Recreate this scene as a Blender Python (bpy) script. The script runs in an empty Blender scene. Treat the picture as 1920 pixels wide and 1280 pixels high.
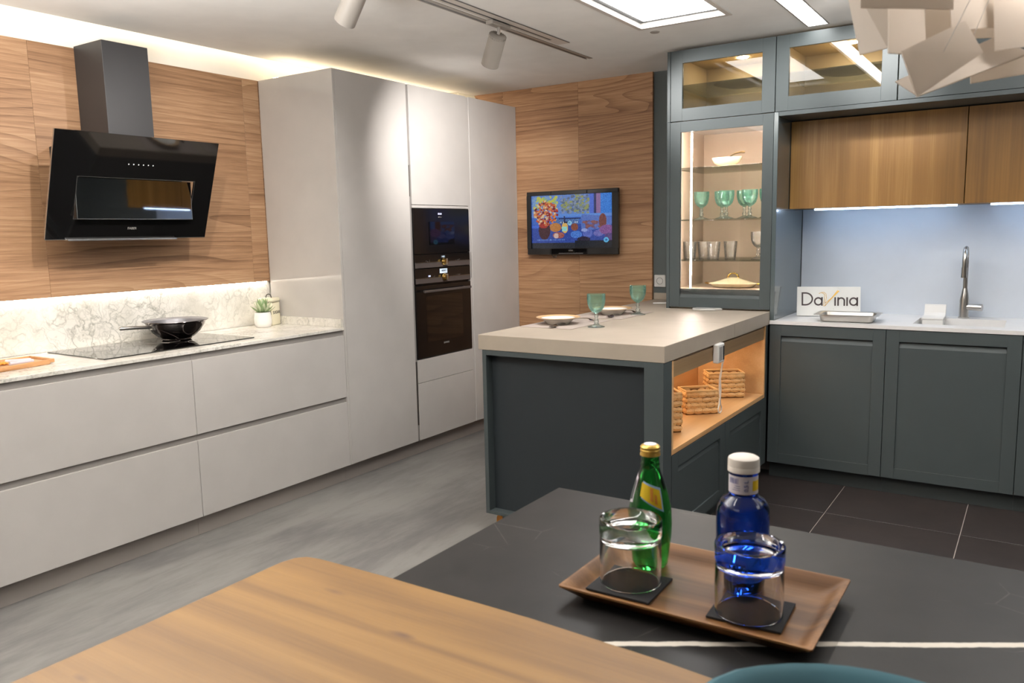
import bpy, bmesh, math, random
from mathutils import Vector, Matrix

# ---------------------------------------------------------------- scene, camera, world, exposure
S = bpy.context.scene
COL = S.collection
random.seed(7)
PI = math.pi

cam_d = bpy.data.cameras.new('camera')
cam = bpy.data.objects.new('camera', cam_d)
COL.objects.link(cam)
R2 = Vector((0.83529134, 0.54941406, -0.02079817))
U2 = Vector((-0.05673487, 0.12375851, 0.99068915))
FW = Vector((-0.5468725, 0.82633409, -0.13454534))
CAM = Vector((3.94474843, -3.29219909, 1.43610561))
cam.matrix_world = Matrix(((R2.x, U2.x, -FW.x, CAM.x), (R2.y, U2.y, -FW.y, CAM.y), (R2.z, U2.z, -FW.z, CAM.z), (0, 0, 0, 1)))
cam_d.sensor_width = 36.0
cam_d.lens = 36.0 * 1506.0128 / 1920.0
cam_d.clip_start = 0.02
cam_d.dof.use_dof = True
cam_d.dof.focus_distance = 4.6
cam_d.dof.aperture_fstop = 10.0
S.camera = cam

W = bpy.data.worlds.new('world'); S.world = W
W.use_nodes = True
W.node_tree.nodes['Background'].inputs[0].default_value = (1.0, 0.95, 0.9, 1)
W.node_tree.nodes['Background'].inputs[1].default_value = 0.10

S.view_settings.view_transform = 'Standard'
S.view_settings.look = 'None'
S.view_settings.gamma = 1.0
S.view_settings.use_curve_mapping = False
S.view_settings.exposure = 0.02
S.cycles.use_denoising = True
S.cycles.max_bounces = 10
S.cycles.transmission_bounces = 10
S.cycles.transparent_max_bounces = 64
S.cycles.caustics_reflective = False
S.cycles.caustics_refractive = False
S.cycles.sample_clamp_indirect = 6.0
S.cycles.blur_glossy = 0.5

WARM = (1.0, 0.86, 0.70)
NEUT = (1.0, 0.985, 0.965)
COOL = (0.70, 0.82, 1.0)


def area(name, loc, rot, sx, sy, watts, col):
    l = bpy.data.lights.new(name, 'AREA'); l.shape = 'RECTANGLE'; l.size = sx; l.size_y = sy
    l.energy = watts; l.color = col
    o = bpy.data.objects.new(name, l); COL.objects.link(o); o.location = loc; o.rotation_euler = rot
    return o


def spot(name, loc, aim, watts, col, deg, blend=0.6, rad=0.03):
    l = bpy.data.lights.new(name, 'SPOT'); l.energy = watts; l.color = col
    l.spot_size = math.radians(deg); l.spot_blend = blend; l.shadow_soft_size = rad
    o = bpy.data.objects.new(name, l); COL.objects.link(o); o.location = loc
    o.rotation_euler = (Vector(aim) - Vector(loc)).to_track_quat('-Z', 'Y').to_euler()
    return o


# added fill lights at ceiling height, beside and behind the camera
area('fill_light_rear', (3.0, -4.6, 2.46), (0, 0, 0), 1.2, 1.2, 8, NEUT)
area('fill_light_aisle', (1.55, -2.6, 2.46), (0, 0, 0), 0.5, 1.2, 5, NEUT)
area('fill_light_right', (5.6, -1.6, 2.46), (0, 0, 0), 1.2, 0.6, 8, NEUT)
# unseen lights added to brighten the ceiling from below
area('ceiling_fill_left', (1.7, -2.4, 1.85), (PI, 0, 0), 0.8, 0.8, 145, NEUT)
area('ceiling_fill_right', (4.4, -0.3, 1.90), (PI, 0, 0), 0.8, 0.8, 80, NEUT)
# ---- lamps of the track (bodies are built further down), then added fill spots
spot('track_beam_tall', (1.505, 0.255, 2.25), (0.61, 1.02, 1.80), 108, (1.0, 0.965, 0.94), 84, 1.0)
spot('track_beam_hood', (1.47, -0.77, 2.30), (0.0, -0.55, 1.45), 48, (1.0, 0.965, 0.92), 84, 0.9, 0.02)
spot('track_beam_left', (1.55, -1.62, 2.36), (0.0, -1.05, 1.55), 62, (1.0, 0.965, 0.92), 80, 0.9, 0.015)
spot('fill_beam_peninsula', (1.75, -0.20, 2.42), (2.05, 0.6, 0.96), 18, NEUT, 60, 0.8)  # added light for the slab top alone, without a fixture
spot('upper_fill_left', (1.70, 0.46, 2.40), (2.34, 1.28, 2.10), 80, NEUT, 46, 1.0)  # unseen light added to brighten the green upper doors
spot('upper_fill_right', (3.12, 0.50, 2.44), (3.22, 1.28, 2.24), 62, NEUT, 46, 1.0)  # added likewise for the uppers on the right
spot('upper_fill_mid', (3.30, 0.50, 2.44), (2.70, 1.28, 2.25), 40, NEUT, 44, 1.0)  # added to fill the uppers between the other two
spot('fill_beam_aisle', (1.62, -0.15, 2.42), (1.12, 0.55, 0.0), 34, NEUT, 62, 0.9)  # added light to lift the far aisle floor

# ---------------------------------------------------------------- node helpers
LIN = lambda c: c / 12.92 if c <= 0.04045 else ((c + 0.055) / 1.055) ** 2.4


def rgb(r, g, b):
    return (LIN(r / 255), LIN(g / 255), LIN(b / 255), 1.0)


class NT:
    def __init__(self, name):
        self.m = bpy.data.materials.new(name); self.m.use_nodes = True
        self.t = self.m.node_tree; self.n = self.t.nodes; self.l = self.t.links
        self.b = self.n['Principled BSDF']; self.out = self.n['Material Output']

    def add(self, typ, **kw):
        x = self.n.new(typ)
        for k, v in kw.items():
            if k.startswith('i_'):
                x.inputs[k[2:].replace('_', ' ')].default_value = v
            else:
                setattr(x, k, v)
        return x

    def link(self, a, b):
        self.l.new(a, b)

    def coords(self, scale=(1, 1, 1), rot=(0, 0, 0), rnd=0.0):
        tc = self.add('ShaderNodeTexCoord')
        mp = self.add('ShaderNodeMapping')
        mp.inputs['Scale'].default_value = scale; mp.inputs['Rotation'].default_value = rot
        src = tc.outputs['Object']
        if rnd:
            oi = self.add('ShaderNodeObjectInfo')
            mu = self.add('ShaderNodeMath', operation='MULTIPLY'); mu.inputs[1].default_value = rnd
            self.link(oi.outputs['Random'], mu.inputs[0])
            ad = self.add('ShaderNodeVectorMath', operation='ADD')
            self.link(src, ad.inputs[0]); self.link(mu.outputs[0], ad.inputs[1]); src = ad.outputs[0]
        self.link(src, mp.inputs['Vector'])
        return mp.outputs['Vector']

    def noise(self, vec, scale, detail=4, rough=0.55, dist=0.0):
        x = self.add('ShaderNodeTexNoise'); x.inputs['Scale'].default_value = scale
        x.inputs['Detail'].default_value = detail; x.inputs['Roughness'].default_value = rough
        x.inputs['Distortion'].default_value = dist
        self.link(vec, x.inputs['Vector']); return x.outputs['Fac']

    def ramp(self, fac, stops):
        r = self.add('ShaderNodeValToRGB'); e = r.color_ramp.elements
        e[0].position, e[0].color = stops[0]; e[1].position, e[1].color = stops[-1]
        for p, c in stops[1:-1]:
            k = e.new(p); k.color = c
        self.link(fac, r.inputs[0]); return r.outputs[0]

    def math(self, op, a, b=None):
        x = self.add('ShaderNodeMath', operation=op)
        for i, v in enumerate((a, b)):
            if v is None: continue
            if isinstance(v, (int, float)): x.inputs[i].default_value = v
            else: self.link(v, x.inputs[i])
        return x.outputs[0]

    def mix(self, fac, a, b, blend='MIX'):
        x = self.add('ShaderNodeMix', data_type='RGBA', blend_type=blend)
        if isinstance(fac, (int, float)): x.inputs['Factor'].default_value = fac
        else: self.link(fac, x.inputs['Factor'])
        for nm, v in (('A', a), ('B', b)):
            s = [q for q in x.inputs if q.name == nm and q.type == 'RGBA'][0]
            if isinstance(v, tuple): s.default_value = v
            else: self.link(v, s)
        return [q for q in x.outputs if q.type == 'RGBA'][0]

    def bump(self, h, strength=0.2, dist=0.002):
        b = self.add('ShaderNodeBump'); b.inputs['Strength'].default_value = strength
        b.inputs['Distance'].default_value = dist
        self.link(h, b.inputs['Height']); self.link(b.outputs[0], self.b.inputs['Normal'])


def plain(name, col, rough=0.5, metal=0.0, coat=0.0, spec=0.5, speck=0.0):
    t = NT(name); b = t.b
    b.inputs['Roughness'].default_value = rough; b.inputs['Metallic'].default_value = metal
    b.inputs['Coat Weight'].default_value = coat; b.inputs['Coat Roughness'].default_value = 0.05
    b.inputs['Specular IOR Level'].default_value = spec
    v = t.coords((1, 1, 1))
    n = t.noise(v, 6.0, 3)
    a = tuple(c * (1 - 0.03 - speck) for c in col[:3]) + (1,)
    c2 = tuple(min(1, c * (1 + 0.03 + speck)) for c in col[:3]) + (1,)
    t.link(t.ramp(n, [(0.3, a), (0.7, c2)]), b.inputs['Base Color'])
    return t.m


def emit(name, col, strength):
    t = NT(name)
    t.b.inputs['Base Color'].default_value = (0.8, 0.8, 0.8, 1)
    t.b.inputs['Emission Color'].default_value = col + (1,) if len(col) == 3 else col
    t.b.inputs['Emission Strength'].default_value = strength
    return t.m


def wood(name, stops, grain='Y', scale=1.0, cathedral=1.0, rough=0.45, rnd=3.7, fine=1.0, bump=0.08, knots=()):
    """grain = the axis the fibres run along, in object space"""
    t = NT(name); s = {'X': (0.11, 1, 1), 'Y': (1, 0.11, 1), 'Z': (1, 1, 0.11)}[grain]
    s = tuple(c * scale for c in s)
    v = t.coords(s, rnd=rnd)
    big = t.noise(v, 2.2, 3, 0.5, 0.6)
    ring = t.math('SINE', t.math('MULTIPLY', big, 70.0 * cathedral))
    ring = t.math('MULTIPLY_ADD', ring, 0.5); ring.node.inputs[2].default_value = 0.5
    fs = {'X': (0.02, 1, 1), 'Y': (1, 0.02, 1), 'Z': (1, 1, 0.02)}[grain]
    v2 = t.coords(tuple(c * scale for c in fs), rnd=rnd)
    fib = t.noise(v2, 120.0 * fine, 4, 0.6)
    band = t.noise(v2, 14.0, 3, 0.5)
    f = t.math('ADD', t.math('MULTIPLY', ring, 0.26), t.math('ADD', t.math('MULTIPLY', fib, 0.34), t.math('MULTIPLY', band, 0.55)))
    col = t.ramp(t.math('SUBTRACT', f, 0.07), stops)
    if knots:
        tc = t.add('ShaderNodeTexCoord')
        for (kx, ky, kz, rx, ry) in knots:
            mp = t.add('ShaderNodeMapping'); mp.inputs['Location'].default_value = (-kx / rx, -ky / ry, 0)
            mp.inputs['Scale'].default_value = (1 / rx, 1 / ry, 0)
            t.link(tc.outputs['Object'], mp.inputs['Vector'])
            ln = t.add('ShaderNodeVectorMath', operation='LENGTH'); t.link(mp.outputs[0], ln.inputs[0])
            nz = t.noise(v, 25.0, 3)
            d = t.math('ADD', ln.outputs['Value'], t.math('MULTIPLY', nz, 0.9))
            k = t.ramp(d, [(0.45, (1, 1, 1, 1)), (1.35, (0, 0, 0, 1))])
            col = t.mix(t.math('MULTIPLY', k, kz), col, rgb(92, 62, 38))
    t.link(col, t.b.inputs['Base Color'])
    t.b.inputs['Roughness'].default_value = rough
    if bump: t.bump(fib, bump, 0.001)
    return t.m


def wall_wood(name, stops, grain='Y', rough=0.5):
    """horizontal laminate: fine dark growth lines across z, running along the grain axis, with slow cathedral waves"""
    t = NT(name); g = 0 if grain == 'X' else 1
    sc = [1, 1, 1]; sc[g] = 0.11
    v = t.coords(tuple(sc), rnd=3.7)
    sep = t.add('ShaderNodeSeparateXYZ'); t.link(v, sep.inputs[0])
    warp = t.noise(v, 2.4, 2, 0.5, 0.4)
    ph = t.math('ADD', t.math('MULTIPLY', sep.outputs[2], 20.0), t.math('MULTIPLY', warp, 19.0))
    saw = t.math('FRACT', ph)                                     # each growth ring: slow brightening, sharp dark edge
    ring = t.math('POWER', saw, 3.0)
    sc2 = [1, 1, 1]; sc2[g] = 0.025
    v2 = t.coords(tuple(sc2), rnd=3.7)
    fib = t.noise(v2, 260.0, 4, 0.6); band = t.noise(v2, 5.0, 3, 0.5); streak = t.noise(v2, 85.0, 5, 0.7)
    amp = t.ramp(t.noise(v, 3.1, 2), [(0.36, (0.25, 0.25, 0.25, 1)), (0.6, (1, 1, 1, 1))])
    f = t.math('SUBTRACT', t.math('ADD', t.math('MULTIPLY', band, 0.46), t.math('ADD', t.math('MULTIPLY', fib, 0.30), t.math('MULTIPLY', streak, 0.38))), t.math('MULTIPLY', t.math('MULTIPLY', ring, amp), 0.17))
    t.link(t.ramp(f, stops), t.b.inputs['Base Color'])
    t.b.inputs['Roughness'].default_value = rough
    t.bump(fib, 0.06, 0.001)
    return t.m


def thin_glass(name, tint, edge, reflect=1.0, bump=0.0, milk=0.0, milk_col=(1, 1, 1, 1)):
    """a thin sheet: see-through with a Fresnel sheen and a stronger tint towards grazing angles"""
    t = NT(name); t.n.remove(t.b)
    tr = t.add('ShaderNodeBsdfTransparent'); gl = t.add('ShaderNodeBsdfGlossy'); gl.inputs['Roughness'].default_value = 0.01
    lw = t.add('ShaderNodeLayerWeight'); lw.inputs['Blend'].default_value = 0.35
    t.link(t.mix(lw.outputs['Facing'], tint, edge), tr.inputs['Color'])
    fr = t.add('ShaderNodeFresnel'); fr.inputs['IOR'].default_value = 1.45
    fac = t.math('MULTIPLY', fr.outputs[0], reflect)
    mx = t.add('ShaderNodeMixShader')
    t.link(fac, mx.inputs[0]); t.link(tr.outputs[0], mx.inputs[1]); t.link(gl.outputs[0], mx.inputs[2])
    if bump:
        v = t.coords((1, 1, 1))
        vo = t.add('ShaderNodeTexVoronoi'); vo.inputs['Scale'].default_value = 130.0; t.link(v, vo.inputs['Vector'])
        bp = t.add('ShaderNodeBump'); bp.inputs['Strength'].default_value = bump; bp.inputs['Distance'].default_value = 0.003
        t.link(vo.outputs['Distance'], bp.inputs['Height'])
        for x in (gl, fr, lw): t.link(bp.outputs[0], x.inputs['Normal'])
    res = mx.outputs[0]
    if milk:                                      # pressed glass scatters a little
        tl = t.add('ShaderNodeBsdfTranslucent'); tl.inputs['Color'].default_value = milk_col
        df = t.add('ShaderNodeBsdfDiffuse'); df.inputs['Color'].default_value = milk_col
        m1 = t.add('ShaderNodeMixShader'); m1.inputs[0].default_value = 0.5; t.link(tl.outputs[0], m1.inputs[1]); t.link(df.outputs[0], m1.inputs[2])
        m2 = t.add('ShaderNodeMixShader'); m2.inputs[0].default_value = milk; t.link(res, m2.inputs[1]); t.link(m1.outputs[0], m2.inputs[2]); res = m2.outputs[0]
    t.link(res, t.out.inputs['Surface'])
    return t.m


def solid_glass(name, col, rough=0.0):
    t = NT(name); b = t.b
    b.inputs['Base Color'].default_value = col; b.inputs['Transmission Weight'].default_value = 1.0
    b.inputs['IOR'].default_value = 1.45; b.inputs['Roughness'].default_value = rough
    return t.m


# ---------------------------------------------------------------- materials
M = {}
M['ceiling'] = plain('ceiling_paint', rgb(230, 228, 224), 0.85)
M['white_wall'] = plain('white_wall_paint', rgb(238, 232, 220), 0.85)
M['room_wall'] = plain('showroom_wall_paint', rgb(88, 83, 78), 0.8)
M['grey_wall'] = plain('slate_wall_paint', rgb(92, 98, 97), 0.7)
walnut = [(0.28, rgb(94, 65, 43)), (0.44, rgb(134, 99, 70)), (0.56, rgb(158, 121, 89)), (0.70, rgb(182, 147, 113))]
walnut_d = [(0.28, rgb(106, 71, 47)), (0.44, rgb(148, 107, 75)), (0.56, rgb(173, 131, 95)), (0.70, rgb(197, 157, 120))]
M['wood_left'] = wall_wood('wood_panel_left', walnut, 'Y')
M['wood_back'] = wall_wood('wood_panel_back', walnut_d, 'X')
oak = [(0.25, rgb(110, 76, 31)), (0.45, rgb(133, 94, 40)), (0.6, rgb(142, 101, 46)), (0.75, rgb(166, 125, 66))]
M['oak_front'] = wood('oak_veneer_front', oak, 'Z', 1.0, 0.25, 0.45)
M['oak_niche'] = wood('oak_veneer_niche', [(0.2, rgb(186, 140, 92)), (0.5, rgb(206, 162, 112)), (0.8, rgb(222, 182, 134))], 'Y', 1.0, 0.25, 0.45)
M['oak_rail_shaded'] = wood('oak_rail_shaded', [(0.2, rgb(120, 94, 64)), (0.5, rgb(146, 118, 84)), (0.8, rgb(166, 138, 102))], 'Y', 1.0, 0.25, 0.5)  # darker oak tones put the rail's shade into its colour
M['oak_table'] = wood('oak_table_top', [(0.25, rgb(108, 75, 32)), (0.45, rgb(122, 87, 38)), (0.6, rgb(130, 94, 42)), (0.78, rgb(143, 106, 52))], 'X', 2.2, 0.45, 0.5, 0.0, 1.4,
                       knots=((3.128 - 3.3, -2.530 + 2.9, 0.75, 0.055, 0.016), (3.296 - 3.3, -2.575 + 2.9, 0.95, 0.04, 0.013), (3.04 - 3.3, -2.846 + 2.9, 0.6, 0.035, 0.012)))
M['tray_wood'] = wood('tray_acacia', [(0.2, rgb(82, 54, 30)), (0.5, rgb(113, 78, 46)), (0.8, rgb(138, 99, 61))], 'X', 2.5, 0.6, 0.45)
M['tray_wood'].node_tree.nodes['Principled BSDF'].inputs['Specular IOR Level'].default_value = 0.2
M['board_wood'] = wood('serving_board_wood', [(0.2, rgb(180, 128, 82)), (0.5, rgb(200, 150, 102)), (0.8, rgb(216, 170, 124))], 'Y', 2.0, 0.4, 0.45)
M['lacquer'] = plain('beige_lacquer_satin', rgb(189, 184, 179), 0.34)
M['lacquer_gloss'] = plain('beige_lacquer_side', rgb(192, 187, 181), 0.06)
M['channel'] = plain('grip_channel', rgb(142, 137, 133), 0.4, 0.1)
M['plinth'] = plain('taupe_plinth', rgb(150, 142, 136), 0.45)
M['dark_gap'] = plain('dark_gap', rgb(60, 54, 50), 0.6)
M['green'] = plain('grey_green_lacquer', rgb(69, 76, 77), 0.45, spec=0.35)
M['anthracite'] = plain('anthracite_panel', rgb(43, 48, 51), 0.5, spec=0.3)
M['green_dark'] = plain('grey_green_plinth', rgb(58, 63, 63), 0.5)
M['slab'] = plain('beige_stone', rgb(163, 151, 136), 0.5, speck=0.015)
M['white_top'] = plain('white_solid_surface', rgb(226, 224, 222), 0.28)
M['splash_white'] = plain('pale_splashback', rgb(200, 206, 214), 0.42)
M['black_metal'] = plain('black_metal', rgb(58, 57, 58), 0.42, 0.3)
M['black_glass'] = plain('black_glass', rgb(14, 13, 13), 0.04, 0.0, 0.6, 0.5)
M['oven_glass'] = plain('oven_black_glass', rgb(20, 17, 16), 0.16, 0.0, 0.0)
M['black_plain'] = plain('black_plastic', rgb(20, 20, 21), 0.35)
M['mirror'] = plain('dark_mirror', rgb(140, 140, 145), 0.03, 1.0)
M['silver_grey'] = plain('silver_grey', rgb(196, 193, 188), 0.35, 0.3)
M['green_gloss'] = plain('grey_green_gloss', rgb(78, 88, 90), 0.22, 0, 0.5)
M['steel'] = plain('brushed_steel', rgb(190, 186, 180), 0.28, 1.0)
M['nonstick'] = plain('nonstick_grey', rgb(112, 110, 112), 0.38, 0.4)
M['graphite'] = plain('graphite_metal', rgb(88, 80, 77), 0.38, 0.2)
M['steel_dark'] = plain('polished_dark_steel', rgb(120, 114, 112), 0.14, 1.0)
M['chrome'] = plain('chrome', rgb(220, 220, 222), 0.08, 1.0)
M['silver_edge'] = plain('silver_edge', rgb(200, 200, 200), 0.25, 1.0)
M['gold'] = plain('gold', rgb(212, 172, 96), 0.22, 1.0)
M['white_plastic'] = plain('white_plastic', rgb(226, 224, 220), 0.4)
M['spot_white'] = plain('spot_white', rgb(150, 143, 135), 0.45)
M['track_grey'] = plain('track_grey', rgb(196, 188, 180), 0.5)
M['ceramic'] = plain('white_ceramic', rgb(238, 234, 226), 0.12, 0, 0.4)
M['cream_ceramic'] = plain('cream_ceramic', rgb(232, 216, 180), 0.16, 0, 0.4)
M['plate_rim'] = plain('plate_gold_rim', rgb(214, 176, 130), 0.25)
M['pot'] = plain('white_pot', rgb(236, 232, 226), 0.55)
M['leaf'] = plain('succulent_leaf', rgb(136, 160, 112), 0.45, speck=0.15)
M['leaf_pale'] = plain('succulent_leaf_pale', rgb(206, 214, 178), 0.45, speck=0.1)
M['soil'] = plain('soil', rgb(70, 52, 38), 0.9, speck=0.3)
M['tin'] = plain('cream_tin', rgb(240, 232, 204), 0.35)
M['ink'] = plain('dark_ink', rgb(74, 70, 64), 0.6)
M['ink_brown'] = plain('brown_ink', rgb(64, 52, 52), 0.6)
M['mat_grey'] = plain('placemat', rgb(164, 151, 142), 0.7, speck=0.03)
M['weave'] = plain('water_hyacinth', rgb(222, 182, 126), 0.6, speck=0.12)
M['weave_dark'] = plain('basket_core', rgb(140, 100, 58), 0.8)
M['teal_fabric'] = plain('teal_velvet', rgb(54, 94, 104), 0.8, speck=0.12)
M['felt'] = plain('black_felt', rgb(30, 29, 30), 0.9, speck=0.1)
M['paper_white'] = plain('opal_sheet', rgb(222, 214, 204), 0.6)
_m = M['paper_white'].node_tree; _tl = _m.nodes.new('ShaderNodeBsdfTranslucent'); _tl.inputs[0].default_value = rgb(226, 216, 204); _mx = _m.nodes.new('ShaderNodeMixShader'); _mx.inputs[0].default_value = 0.45
_m.links.new(_m.nodes['Principled BSDF'].outputs[0], _mx.inputs[1]); _m.links.new(_tl.outputs[0], _mx.inputs[2]); _m.links.new(_mx.outputs[0], _m.nodes['Material Output'].inputs[0])
M['cab_inner'] = plain('cabinet_lining', rgb(188, 168, 147), 0.6)
M['cab_inner_up'] = plain('cabinet_lining_upper', rgb(170, 152, 118), 0.6)
M['platter_glaze'] = plain('platter_glaze', rgb(176, 160, 128), 0.4)
M['yellow'] = plain('yellow_label', rgb(226, 190, 30), 0.5)
M['label_blue'] = plain('pale_blue_label', rgb(150, 180, 214), 0.5)
M['label_white'] = plain('white_label', rgb(206, 200, 206), 0.5)
M['label_grey'] = plain('blue_print', rgb(96, 100, 150), 0.5)
M['cap_gold'] = plain('gold_cap', rgb(206, 170, 84), 0.32, 0.7)
M['cap_white'] = plain('white_cap', rgb(214, 206, 196), 0.5)
M['icon'] = emit('lit_icons', (0.8, 0.8, 0.85), 0.05)
M['disp_blue'] = emit('blue_display', (0.12, 0.2, 0.9), 0.5)
M['disp_cyan'] = emit('cyan_display', (0.22, 0.55, 0.85), 0.4)
M['print_grey'] = plain('grey_print', rgb(150, 146, 142), 0.5)
M['led_panel'] = emit('led_panel_glow', NEUT, 11.0)
M['led_strip_ceiling'] = emit('led_line_glow', (1.0, 0.97, 0.95), 20.0)
M['led_cove'] = emit('led_cove_glow', (1.0, 0.88, 0.70), 5.2)
M['led_warm_top'] = emit('led_cabinet_top_glow', (1.0, 0.80, 0.54), 12.0)
M['led_splash'] = emit('led_splash_glow', (1.0, 0.92, 0.82), 20.0)
M['led_cool'] = emit('led_cool_glow', (0.52, 0.72, 1.0), 20.0)
M['led_cab'] = emit('led_cabinet_glow', (1.0, 0.86, 0.78), 140.0)
M['led_niche'] = emit('led_niche_glow', (1.0, 0.80, 0.55), 46.0)
M['puck'] = emit('puck_glow', (1.0, 0.86, 0.62), 260.0)
M['pane'] = thin_glass('cabinet_pane', (0.97, 0.97, 0.96, 1), (0.85, 0.86, 0.84, 1), 1.0)
M['shelf_glass'] = thin_glass('shelf_glass', (0.95, 0.97, 0.95, 1), (0.66, 0.71, 0.67, 1), 0.6)
M['goblet_teal'] = thin_glass('teal_glass', (0.88, 0.98, 0.95, 1), (0.70, 0.92, 0.87, 1), 0.7, 0.3, 0.075, (0.42, 0.82, 0.70, 1))
M['goblet_foot'] = thin_glass('clear_foot_glass', (0.97, 0.99, 0.985, 1), (0.86, 0.93, 0.91, 1), 0.9, 0.15, 0.06, (0.75, 0.92, 0.86, 1))
M['clear_glass'] = thin_glass('clear_cut_glass', (0.99, 0.99, 0.985, 1), (0.93, 0.93, 0.91, 1), 0.9, 0.4, 0.06, (0.9, 0.88, 0.84, 1))
M['tumbler'] = solid_glass('tumbler_glass', (0.97, 0.98, 0.98, 1))
M['green_glass'] = solid_glass('green_bottle_glass', (0.03, 0.42, 0.06, 1))
M['blue_glass'] = solid_glass('blue_bottle_glass', (0.012, 0.07, 0.62, 1))


def m_marble():
    t = NT('white_marble'); v = t.coords((1, 1, 1))
    w = t.add('ShaderNodeTexNoise'); w.inputs['Scale'].default_value = 3.0; w.inputs['Detail'].default_value = 5
    t.link(v, w.inputs['Vector'])
    ad = t.add('ShaderNodeMix', data_type='VECTOR'); ad.inputs['Factor'].default_value = 0.28
    vs = [q for q in ad.inputs if q.type == 'VECTOR']
    t.link(v, vs[0]); t.link(w.outputs['Color'], vs[1])
    wv = [q for q in ad.outputs if q.type == 'VECTOR'][0]
    vo = t.add('ShaderNodeTexVoronoi', feature='DISTANCE_TO_EDGE'); vo.inputs['Scale'].default_value = 9.0; t.link(wv, vo.inputs['Vector'])
    vo2 = t.add('ShaderNodeTexVoronoi', feature='DISTANCE_TO_EDGE'); vo2.inputs['Scale'].default_value = 24.0; t.link(wv, vo2.inputs['Vector'])
    a = t.ramp(vo.outputs['Distance'], [(0.0, (1, 1, 1, 1)), (0.06, (0, 0, 0, 1))])
    b = t.ramp(vo2.outputs['Distance'], [(0.0, (1, 1, 1, 1)), (0.10, (0, 0, 0, 1))])
    patch = t.ramp(t.noise(v, 1.7, 3), [(0.42, (0, 0, 0, 1)), (0.62, (1, 1, 1, 1))])
    f = t.math('ADD', t.math('MULTIPLY', a, 0.45), t.math('MULTIPLY', b, 0.3))
    f = t.math('MULTIPLY', f, t.math('MULTIPLY_ADD', patch, 0.8)); f.node.inputs[1].links[0].from_node.inputs[2].default_value = 0.25
    base = t.ramp(t.noise(v, 5.0, 5), [(0.35, rgb(214, 209, 198)), (0.6, rgb(238, 233, 224))])
    t.link(t.mix(f, base, rgb(128, 126, 112)), t.b.inputs['Base Color'])
    t.b.inputs['Roughness'].default_value = 0.22
    return t.m


def m_concrete():
    t = NT('concrete_floor'); v = t.coords((1.0, 0.22, 1), rot=(0, 0, 0.05)); v2 = t.coords((1, 0.5, 1))
    n = t.noise(v, 5.0, 8, 0.65, 0.4); n2 = t.noise(v2, 1.6, 5, 0.6); n3 = t.noise(v, 30.0, 6, 0.7)
    f = t.math('ADD', t.math('MULTIPLY', n, 0.5), t.math('ADD', t.math('MULTIPLY', n2, 0.4), t.math('MULTIPLY', n3, 0.18)))
    t.link(t.ramp(f, [(0.38, rgb(90, 88, 87)), (0.5, rgb(109, 106, 104)), (0.62, rgb(129, 126, 122))]), t.b.inputs['Base Color'])
    t.b.inputs['Roughness'].default_value = 0.5
    return t.m


def m_tile():
    t = NT('dark_floor_tile'); v = t.coords((1, 1, 1), rnd=5.0)
    t.link(t.ramp(t.noise(v, 8, 6, 0.7), [(0.3, rgb(44, 39, 38)), (0.7, rgb(58, 51, 49))]), t.b.inputs['Base Color'])
    t.b.inputs['Roughness'].default_value = 0.38
    return t.m


def m_black_stone():
    """black worktop with one pale vein running across it and a few hairlines"""
    t = NT('black_veined_stone'); tc = t.add('ShaderNodeTexCoord')
    sep = t.add('ShaderNodeSeparateXYZ'); t.link(tc.outputs['Object'], sep.inputs[0])
    x, y = sep.outputs[0], sep.outputs[1]
    v = t.coords((1, 1, 1))
    wob = t.math('MULTIPLY', t.math('SUBTRACT', t.noise(v, 9.0, 2), 0.5), 0.012)
    wob2 = t.math('MULTIPLY', t.math('SUBTRACT', t.noise(v, 60.0, 3), 0.5), 0.005)
    # the line y = -2.401 + 0.60 (x - 3.504)
    d = t.math('SUBTRACT', t.math('SUBTRACT', y, -2.399 + 2.16), t.math('MULTIPLY', t.math('SUBTRACT', x, 3.504 - 4.2), 0.598))
    d = t.math('ABSOLUTE', t.math('ADD', d, t.math('ADD', wob, wob2)))
    k = t.ramp(t.math('MULTIPLY', d, 100.0), [(0.60, (1, 1, 1, 1)), (0.74, (0, 0, 0, 1))])
    hv = t.add('ShaderNodeTexVoronoi', feature='DISTANCE_TO_EDGE'); hv.inputs['Scale'].default_value = 5.0
    t.link(t.coords((1, 1.7, 1), rot=(0, 0, 0.6)), hv.inputs['Vector'])
    hair = t.ramp(hv.outputs['Distance'], [(0.0, (1, 1, 1, 1)), (0.006, (0, 0, 0, 1))])
    hair = t.math('MULTIPLY', hair, t.ramp(t.noise(v, 7.0, 4), [(0.55, (0, 0, 0, 1)), (0.7, (0.35, 0.35, 0.35, 1))]))
    base = t.ramp(t.noise(v, 14.0, 5), [(0.3, rgb(27, 26, 25)), (0.7, rgb(36, 34, 33))])
    c = t.mix(hair, base, rgb(140, 134, 128))
    t.link(t.mix(k, c, rgb(208, 200, 188)), t.b.inputs['Base Color'])
    t.b.inputs['Roughness'].default_value = 0.40; t.b.inputs['Specular IOR Level'].default_value = 0.2
    return t.m


M['marble'] = m_marble(); M['concrete'] = m_concrete(); M['tile'] = m_tile(); M['black_stone'] = m_black_stone()
M['grout'] = plain('light_grout', rgb(176, 166, 158), 0.8)


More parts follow.
